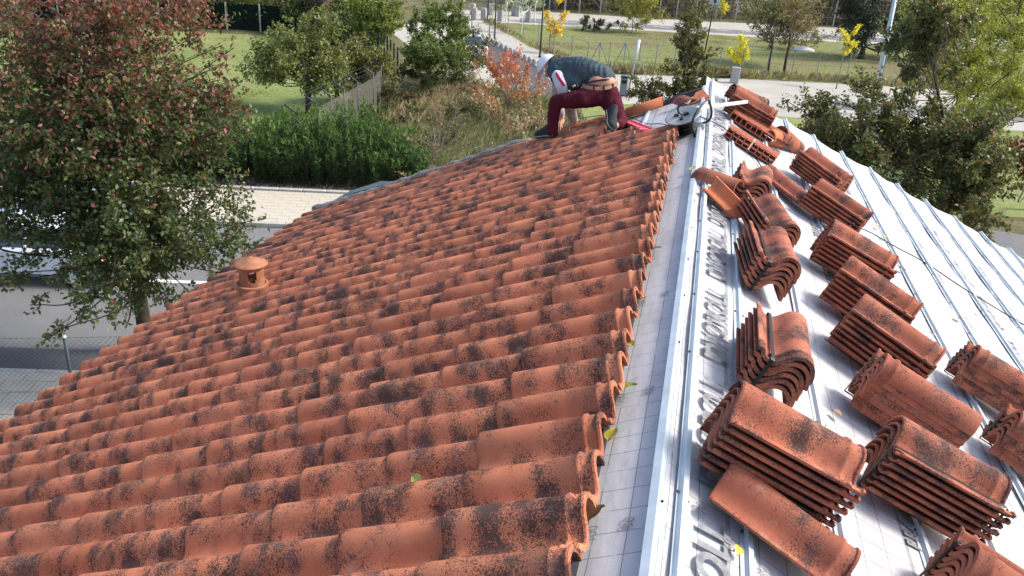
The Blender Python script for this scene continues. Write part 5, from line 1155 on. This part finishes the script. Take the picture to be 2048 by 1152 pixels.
# cars
def car(name, label, pos, ang, paint, L=4.3, Wd=1.75):
    root = empty(name, pos); root.rotation_euler = (0, 0, ang); tag(root, label, 'car', 'parked cars')
    prof = [(-L / 2, .35), (-L / 2 + .03, .72), (-L / 2 + .55, .88), (-L / 2 + 1.2, .98), (L / 2 - 1.0, 1.0), (L / 2 - .15, .92), (L / 2, .70), (L / 2, .35)]
    def loft(prof, w, name, mat, ins=.08):
        V = []; F = []; n = len(prof)
        for s, k in ((-1, 0), (-1, 1), (1, 1), (1, 0)):
            for (x, z) in prof: zc = z; V.append((x, s * (w / 2 - (0 if k == 0 else ins)), zc + (0 if k == 0 else .0)))
        for a in range(3):
            for i in range(n - 1): F.append((a * n + i, a * n + i + 1, (a + 1) * n + i + 1, (a + 1) * n + i))
        F.append(tuple(range(n))[::-1]); F.append(tuple(3 * n + i for i in range(n))); F.append((0, n, 2 * n, 3 * n)); F.append((n - 1, 4 * n - 1, 3 * n - 1, 2 * n - 1))
        return V, F
    V = []; F = []; nst = 5
    for j, (s, ww, dz) in enumerate(((-1, 1.0, -.06), (-1, .93, 0.0), (0, 0, .02), (1, .93, 0.0), (1, 1.0, -.06))):
        for (x, z) in prof: V.append((x * (1 if j in (0, 4) else 1.0), s * Wd / 2 * (ww if ww else 0), z + (dz if z > .6 else 0)))
    n = len(prof)
    for j in range(4):
        for i in range(n - 1): F.append((j * n + i, (j + 1) * n + i, (j + 1) * n + i + 1, j * n + i + 1))
    F.append(tuple(range(n))); F.append(tuple(4 * n + i for i in range(n))[::-1])
    b = MB(); b.add(V, F); o = b.build('body', paint, root, smooth=True); o.data.set_sharp_from_angle(angle=rad(35))
    b = MB(); x0, x1, x2, x3 = -L / 2 + 1.05, -L / 2 + 1.75, L / 2 - 1.15, L / 2 - .45; w0, w1 = Wd / 2 * .90, Wd / 2 * .70
    V = [(x0, -w0, .96), (x3, -w0, .98), (x3, w0, .98), (x0, w0, .96), (x1, -w1, 1.42), (x2, -w1, 1.44), (x2, w1, 1.44), (x1, w1, 1.42)]
    b.add(V, [(0, 1, 5, 4), (2, 3, 7, 6), (3, 0, 4, 7), (1, 2, 6, 5)]); b.build('windows', M['glass'], root)
    b = MB(); b.box(((x1 + x2) / 2, 0, 1.445), (x2 - x1 + .06, 2 * w1 + .05, .045), bev=.02)
    for s in (-1, 1):
        for (xa, xb) in ((x0, x1), (x3, x2)): b.tube([(xa, s * w0, .97), (xb, s * w1, 1.43)], .03, 5)
        b.tube([((x0 + x3) / 2, s * w0, .97), ((x1 + x2) / 2, s * w1, 1.43)], .035, 5)
    b.build('roof', paint, root)
    for sx in (-L / 2 + .8, L / 2 - .8):
        for s in (-1, 1):
            b = MB(); Rw = Matrix.Rotation(math.pi / 2, 3, 'X'); b.lathe([(0, -.1), (.19, -.1), (.31, -.09), (.32, 0), (.31, .09), (.19, .1), (0, .1)], 18, c=(sx, s * (Wd / 2 - .08), .32), R=Rw); wb = b.build('wheel', M['tyre'], root, smooth=True)
            b = MB(); b.lathe([(0, .115), (.17, .108), (.2, .102)], 12, c=(sx, s * (Wd / 2 - .08), .32), R=Matrix.Rotation(-s * math.pi / 2, 3, 'X')); b.build('rim', M['galv'], wb, smooth=True)
    for s in (-1, 1):
        b = MB(); b.box((-L / 2 + .04, s * .62, .70), (.06, .30, .13), bev=.02); b.build('headlight', M['galv'], root); b = MB(); b.box((L / 2 - .02, s * .66, .78), (.05, .24, .16), bev=.02); b.build('tail_light', M['red'], root)
        b = MB(); b.box((x0 + .35, s * (Wd / 2 + .08), 1.0), (.12, .16, .12), bev=.03); b.build('mirror', paint, root)
    return root
aD = math.atan2(.259, .966)
car('parked_car', 'white parked car seen in glimpses through the left tree, nearest the left edge', G(70, 545) * 1, aD, M['carwhite'])
car('parked_car', 'silver blue parked car glimpsed through the left tree, further along the street', E(-11.2, 22.7), aD, M['carsilver'])
car('parked_car', 'parked car with pale windows half hidden by the bush at the road edge', G(938, 112), math.atan2(-.88, .47), M['carwhite'], 4.0, 1.7)
# ================================================================== THE WORKER
def skin(name, V, Ed, Rr, mat, parent=None, sub=2, root=0):
    me = bpy.data.meshes.new(name); me.from_pydata([tuple(v) for v in V], Ed, []); me.update()
    o = put(name, me, mat, parent); md = o.modifiers.new('Skin', 'SKIN'); md.use_smooth_shade = True; md.branch_smoothing = .6
    for i, sv in enumerate(me.skin_vertices[0].data):
        rr = Rr[i]; sv.radius = rr if isinstance(rr, tuple) else (rr, rr); sv.use_root = (i == root)
    if sub: s = o.modifiers.new('Sub', 'SUBSURF'); s.levels = sub; s.render_levels = sub
    return o
PD = {}
org = at(1180, 200, 8.25)
worker = empty('person', org)
tag(worker, 'person in dark vest, maroon trousers and white cap kneeling at the far tiled edge', 'person')
def J(px, py, d): return at(px, py, d) - org
foot_d = (SL.P(1.62, 8.45, .15) - CP).dot(CF)
V = {'pel': J(1200, 178, 8.18), 'spine': J(1182, 152, 8.22), 'mid': J(1158, 143, 8.30), 'chest': J(1132, 142, 8.40), 'neck': J(1112, 139, 8.47), 'head0': J(1101, 138, 8.50), 'head1': J(1094, 137, 8.52),
     'shL': J(1124, 148, 8.28), 'elL': J(1128, 188, 8.28), 'foL': J(1141, 222, 8.36), 'wrL': J(1146, 242, 8.42),
     'shR': J(1122, 146, 8.60), 'elR': J(1114, 195, 8.72), 'wrR': J(1126, 240, 8.66),
     'hipL': J(1185, 186, 8.10), 'knL': J(1110, 203, 8.22), 'anL': J(1104, 262, 8.30), 'hipR': J(1218, 190, 8.12), 'knR': J(1240, 246, 8.10), 'anR': J(1229, 252, 7.78)}
names = list(V); ix = {n: i for i, n in enumerate(names)}
body_e = [('pel', 'spine'), ('spine', 'mid'), ('mid', 'chest'), ('chest', 'neck'), ('neck', 'head0'), ('head0', 'head1'), ('chest', 'shL'), ('shL', 'elL'), ('elL', 'foL'), ('foL', 'wrL'), ('chest', 'shR'), ('shR', 'elR'), ('elR', 'wrR'), ('pel', 'hipL'), ('hipL', 'knL'), ('knL', 'anL'), ('pel', 'hipR'), ('hipR', 'knR'), ('knR', 'anR')]
body_r = {'pel': .085, 'spine': .085, 'mid': .09, 'chest': .09, 'neck': .05, 'head0': .07, 'head1': .08, 'shL': .035, 'elL': .034, 'foL': .032, 'wrL': .027, 'shR': .04, 'elR': .036, 'wrR': .028, 'hipL': .055, 'knL': .045, 'anL': .035, 'hipR': .055, 'knR': .045, 'anR': .035}
skin('body', [V[n] for n in names], [(ix[a], ix[b]) for a, b in body_e], [body_r[n] for n in names], M['skin'], worker, 2, 0)
M['trousers'] = simple('maroon_cloth', (0.080, 0.011, 0.021), .9, .15, var=.22, scale=16, bmp=.5)
def cloth_noise(o, amt, scale):
    tx = bpy.data.textures.new('folds', 'CLOUDS'); tx.noise_scale = scale; d = o.modifiers.new('Folds', 'DISPLACE'); d.texture = tx; d.strength = amt; d.mid_level = .5; return o
m_v, ntv, bv = newmat('quilted_vest', .75, .25); tcv = N(ntv, 'TexCoord').outputs['Object']
ntv.links.new(ramp(ntv, noise(ntv, tcv, 7, 3), [(.3, (.040, .062, .072)), (.7, (.062, .092, .105))]), bv.inputs['Base Color'])
wv = N(ntv, 'TexWave', wave_type='BANDS', bands_direction='X'); wv.inputs['Scale'].default_value = 6.0; wv.inputs['Distortion'].default_value = 9.0; wv.inputs['Detail'].default_value = 2
ntv.links.new(tcv, wv.inputs['Vector']); bump(ntv, bv, wv.outputs['Fac'], .5, .012)

def ball(c, r, n=10):
    V = []; F = []
    for i in range(n + 1):
        ph = math.pi * i / n
        for k in range(2 * n):
            th = math.pi * k / n; V.append((c.x + r * math.sin(ph) * math.cos(th), c.y + r * math.sin(ph) * math.sin(th), c.z + r * math.cos(ph)))
    for i in range(n):
        for k in range(2 * n): j = (k + 1) % (2 * n); F.append((i * 2 * n + k, (i + 1) * 2 * n + k, (i + 1) * 2 * n + j, i * 2 * n + j))
    return V, F
def moulded(name, chains, mat, parent, vox=.012, smooth=6, folds=0.0, fscale=.08):
    """one continuous surface grown round chains of (point, radius)"""
    b = MB()
    for ch in chains:
        for (p, r0), (q, r1) in zip(ch[:-1], ch[1:]):
            m = max(2, int((q - p).length / (min(r0, r1) * .35)))
            for i in range(m + 1): t = i / m; b.add(*ball(p.lerp(q, t), r0 + (r1 - r0) * t, 7))
    o = b.build(name, mat, parent, smooth=True)
    md = o.modifiers.new('Remesh', 'REMESH'); md.mode = 'VOXEL'; md.voxel_size = vox; md.use_smooth_shade = True
    sm = o.modifiers.new('Smooth', 'SMOOTH'); sm.iterations = smooth; sm.factor = .5
    if folds:
        tx = bpy.data.textures.new('folds', 'CLOUDS'); tx.noise_scale = fscale; tx.noise_depth = 2; d = o.modifiers.new('Folds', 'DISPLACE'); d.texture = tx; d.strength = folds; d.mid_level = .5
    return o
moulded('trousers', [[(J(1196, 184, 8.18), .118), (J(1212, 188, 8.16), .122)],
    [(J(1192, 190, 8.14), .112), (J(1165, 197, 8.10), .098), (J(1135, 200, 8.14), .078), (J(1113, 203, 8.20), .072), (J(1108, 225, 8.24), .062), (J(1105, 250, 8.28), .056), (J(1105, 264, 8.30), .056)],
    [(J(1217, 192, 8.15), .118), (J(1228, 215, 8.12), .096), (J(1240, 240, 8.06), .075), (J(1242, 250, 7.98), .064), (J(1236, 250, 7.88), .056)]], M['trousers'], worker, .012, 5, .024, .07)
moulded('vest', [[(J(1116, 140, 8.44), .120), (J(1132, 143, 8.40), .148), (J(1160, 143, 8.29), .150), (J(1186, 149, 8.22), .138), (J(1207, 157, 8.18), .120)], [(J(1120, 148, 8.36), .11), (J(1124, 160, 8.30), .085)], [(J(1118, 145, 8.55), .11), (J(1117, 155, 8.60), .08)], [(J(1140, 160, 8.28), .10), (J(1150, 168, 8.22), .075)]], m_v, worker, .012, 5, .012, .06)
moulded('lower_back', [[(J(1196, 169, 8.165), .110), (J(1211, 169, 8.16), .108)]], M['skin'], worker, .012, 6)
M['dirtywhite'] = simple('dusty_white_sleeve', (0.60, 0.60, 0.66), .9, .1, var=.12, scale=14, bmp=.3)
M['greysleeve'] = simple('dusty_grey_sleeve', (0.40, 0.33, 0.29), .9, .1, var=.3, scale=22, bmp=.4)
moulded('sleeve', [[(J(1115, 152, 8.24), .060), (J(1122, 170, 8.22), .062), (J(1129, 190, 8.26), .052), (J(1136, 206, 8.32), .046)]], M['dirtywhite'], worker, .010, 4, .012, .05)
moulded('sleeve', [[(J(1137, 210, 8.33), .050), (J(1143, 226, 8.38), .054), (J(1148, 240, 8.42), .046)]], M['greysleeve'], worker, .010, 4, .014, .04)
moulded('sleeve', [[(J(1118, 150, 8.62), .07), (J(1113, 190, 8.72), .055), (J(1122, 228, 8.67), .045)]], M['greysleeve'], worker, .012, 4, .012, .05)
b = MB(); b.tube(catmull([J(1112, 145, 8.19), J(1117, 154, 8.155), J(1123, 163, 8.15), J(1130, 172, 8.155)], 5), [.006, .010] + [.013] * 12 + [.010, .006], 8); b.build('red_stripe', simple('red_sleeve_panel', (.45, .02, .05), .9, .1), worker, smooth=True)
M['belt'] = simple('tan_belt', (0.30, 0.21, 0.13), .8, .2, var=.1)
def band(name, pts, hw, th, mat):
    P = catmull(pts, 5); V = []; F = []
    for i, p in enumerate(P):
        t = (P[min(i + 1, len(P) - 1)] - P[max(i - 1, 0)]).normalized(); up = (CU - t * CU.dot(t)).normalized(); f = t.cross(up); f = f if f.dot(CF) < 0 else -f
        V += [p - up * hw - f * th, p - up * hw + f * th * .3, p + up * hw + f * th * .3, p + up * hw - f * th]
    for i in range(len(P) - 1):
        for k in range(4): j = (k + 1) % 4; F.append((i * 4 + k, i * 4 + j, i * 4 + 4 + j, i * 4 + 4 + k))
    b = MB(); b.add(V, F); return b.build(name, mat, worker)
band('belt', [J(1164, 171, 8.08), J(1172, 174, 8.03), J(1184, 176, 8.005), J(1200, 177, 8.0), J(1216, 175, 8.01), J(1229, 170, 8.05), J(1235, 165, 8.13)], .017, .006, M['belt'])
for (px, py, d) in [(1188, 176.5, 7.992), (1208, 176, 7.995), (1226, 171.5, 8.03)]:
    b = MB(); p = J(px, py, d); b.box(p, (.013, .012, .048), R=Matrix.Rotation(rad(-8), 3, 'Y')); b.build('belt_loop', M['trousers'], worker)
b = MB(); b.box(J(1150, 173, 8.10), (.075, .05, .045), R=Matrix.Rotation(rad(-25), 3, 'Y'), bev=.01); b.build('tool_pouch', M['black'], worker); b = MB(); b.box(J(1148, 172, 8.06), (.03, .012, .018), R=Matrix.Rotation(rad(-35), 3, 'Y'), bev=.003); b.build('buckle', M['galv'], worker)
b = MB(); hem = catmull([J(1148, 176, 8.12), J(1160, 172, 8.09), J(1178, 165, 8.05), J(1196, 161, 8.04), J(1213, 159, 8.055), J(1226, 160, 8.11), J(1231, 165, 8.17)], 5); b.tube(hem, .009, 7); b.build('vest_hem', M['black'], worker, smooth=True)
b = MB(); b.tube(catmull([J(1101, 150, 8.42), J(1104, 162, 8.30), J(1115, 168, 8.24)], 5), .012, 7); b.build('vest_trim', M['black'], worker, smooth=True)
# head: cap, brim, ear, face
hc = J(1096, 131, 8.50); fwd = (J(1080, 150, 8.56) - J(1096, 128, 8.50)).normalized(); upv = (J(1083, 112, 8.49) - J(1098, 138, 8.50)).normalized()
side = fwd.cross(upv).normalized(); upv = side.cross(fwd).normalized(); Rh = Matrix((side, fwd, upv)).transposed()
M['capwhite'] = simple('white_cap_cloth', (0.78, 0.78, 0.84), .85, .1, var=.04, scale=20, bmp=.2)
b = MB(); prof = []
for i in range(9):
    th = math.pi / 2 * i / 8; prof.append((.103 * math.cos(th), .012 + .098 * math.sin(th)))
Vv = []; F = []; n = 24; m = len(prof)
for k in range(n):
    th = 2 * math.pi * k / n
    for (r_, z) in prof: Vv.append(hc + Rh @ Vector((r_ * math.cos(th) * .92, r_ * math.sin(th) * 1.1, z)))
for k in range(n):
    j = (k + 1) % n
    for i in range(m - 1): F.append((k * m + i, j * m + i, j * m + i + 1, k * m + i + 1))
b.add(Vv, F); b.add([hc + Rh @ Vector(v) for v in [(-.09, .06, .018), (-.07, .15, .008), (0, .185, 0), (.07, .15, .008), (.09, .06, .018), (0, .06, .03)]] , [(0, 1, 2, 3, 4, 5)]); b.add([hc + Rh @ Vector(v) for v in [(-.09, .06, .010), (-.07, .15, .001), (0, .185, -.008), (.07, .15, .001), (.09, .06, .010), (0, .06, .02)]], [(5, 4, 3, 2, 1, 0)])
b.build('cap', M['capwhite'], worker, smooth=True)
M['hair'] = simple('dark_hair', (.02, .015, .012), .8, .2)
skin('hair', [hc + Rh @ Vector((0, -.02, .0)), hc + Rh @ Vector((0, -.055, -.04))], [(0, 1)], [.088, .055], M['hair'], worker, 2, 0)
skin('face', [hc + Rh @ Vector((0, .02, -.02)), hc + Rh @ Vector((0, .045, -.075)), hc + Rh @ Vector((0, .105, -.045))], [(0, 1), (1, 2)], [.082, .058, .014], M['skin'], worker, 2, 0)
for s in (-1, 1): b = MB(); b.lathe([(0, -.012), (.018, -.008), (.024, 0), (.018, .008), (0, .012)], 10, c=hc + Rh @ Vector((s * .088, -.005, -.03)), R=Rh @ Matrix.Rotation(math.pi / 2, 3, 'Y')); b.build('ear', M['skin'], worker, smooth=True)
# hands resting on the tiles
def hand(wr, palm, tips, thumb, nm='hand'):
    V_ = [wr, palm]; Ed = [(0, 1)]; R_ = [.026, (.036, .020)]
    for i, t in enumerate(tips):
        k = palm.lerp(t, .42) + Vector((0, 0, .022)); k2 = palm.lerp(t, .75) + Vector((0, 0, .014)); b0 = len(V_); V_ += [k, k2, t]; Ed += [(1, b0), (b0, b0 + 1), (b0 + 1, b0 + 2)]; R_ += [.0105, .0095, .007]
    b0 = len(V_); V_ += [palm.lerp(thumb, .5) + Vector((0, 0, .01)), thumb]; Ed += [(1, b0), (b0, b0 + 1)]; R_ += [.012, .009]
    skin(nm, V_, Ed, R_, M['skin'], worker, 2, 1)
hand(J(1147, 243, 8.42), J(1139, 253, 8.44), [J(1121, 262, 8.46), J(1125, 266, 8.44), J(1131, 268, 8.43), J(1137, 268, 8.42)], J(1128, 257, 8.50))
hand(J(1127, 238, 8.66), J(1121, 248, 8.62), [J(1110, 254, 8.60), J(1112, 258, 8.58), J(1116, 260, 8.57), J(1120, 261, 8.56)], J(1124, 257, 8.58))
# shoes
M['shoe'] = simple('dusty_work_shoe', (0.035, 0.037, 0.036), .85, .2, var=.4, scale=25, bmp=.4); M['sole'] = simple('grey_sole', (0.05, 0.052, 0.048), .9, .1, var=.4, scale=30, bmp=.5); M['welt'] = simple('pale_welt', (.42, .42, .40), .8, .2)
def shoe(heel, toe, up, name='shoe'):
    d = (toe - heel); L = d.length; d.normalize(); sd = d.cross(up).normalized(); u2 = sd.cross(d).normalized(); Rm = Matrix((sd, d, u2)).transposed()
    root = bpy.data.objects.new(name, None); COL.objects.link(root); root.parent = worker; root.matrix_basis = Matrix.Translation(heel) @ Rm.to_4x4(); root.empty_display_size = .05
    out = [(0, .0, .034), (.1, -.006, .04), (.3, 0, .036), (.5, .003, .036), (.72, .004, .048), (.88, .002, .044), (.97, 0, .028), (1, 0, .006)]
    def solid(z0, z1, k, nm, mat):
        Vv = []; F = []; n = len(out)
        for z, kk in ((z0, k), (z1, k)):
            for (t, o_, w) in out: Vv.append(Vector((o_ - w * kk, t * L, z)))
            for (t, o_, w) in reversed(out): Vv.append(Vector((o_ + w * kk, t * L, z)))
        m = 2 * n; F.append(tuple(range(m))[::-1]); F.append(tuple(range(m, 2 * m)))
        for i in range(m): j = (i + 1) % m; F.append((i, j, m + j, m + i))
        b = MB(); b.add(Vv, F); return b.build(nm, mat, root)
    solid(0, .018, 1.05, 'sole', M['sole']); solid(.018, .026, 1.08, 'welt', M['welt'])
    Vv = []; F = []; hh = [.085, .105, .10, .075, .055, .045, .03, .012]
    for (t, o_, w), h in zip(out, hh):
        for a in range(9):
            th = math.pi * a / 8; Vv.append(Vector((o_ + w * math.cos(th), t * L + .004, .026 + h * math.sin(th) ** .8)))
    for i in range(7):
        for a in range(8): q = i * 9 + a; F.append((q, q + 1, q + 10, q + 9))
    F.append(tuple(range(9)))
    b = MB(); b.add(Vv, F); b.build('upper', M['shoe'], root, smooth=True)
    return root
nL = SL.n
shoe(J(1112, 272, 8.29), J(1074, 275, 8.52), nL)
shoe(J(1216, 205 + 22, 7.98), J(1222, 262, 7.62), Vector((.1, .75, .55)))
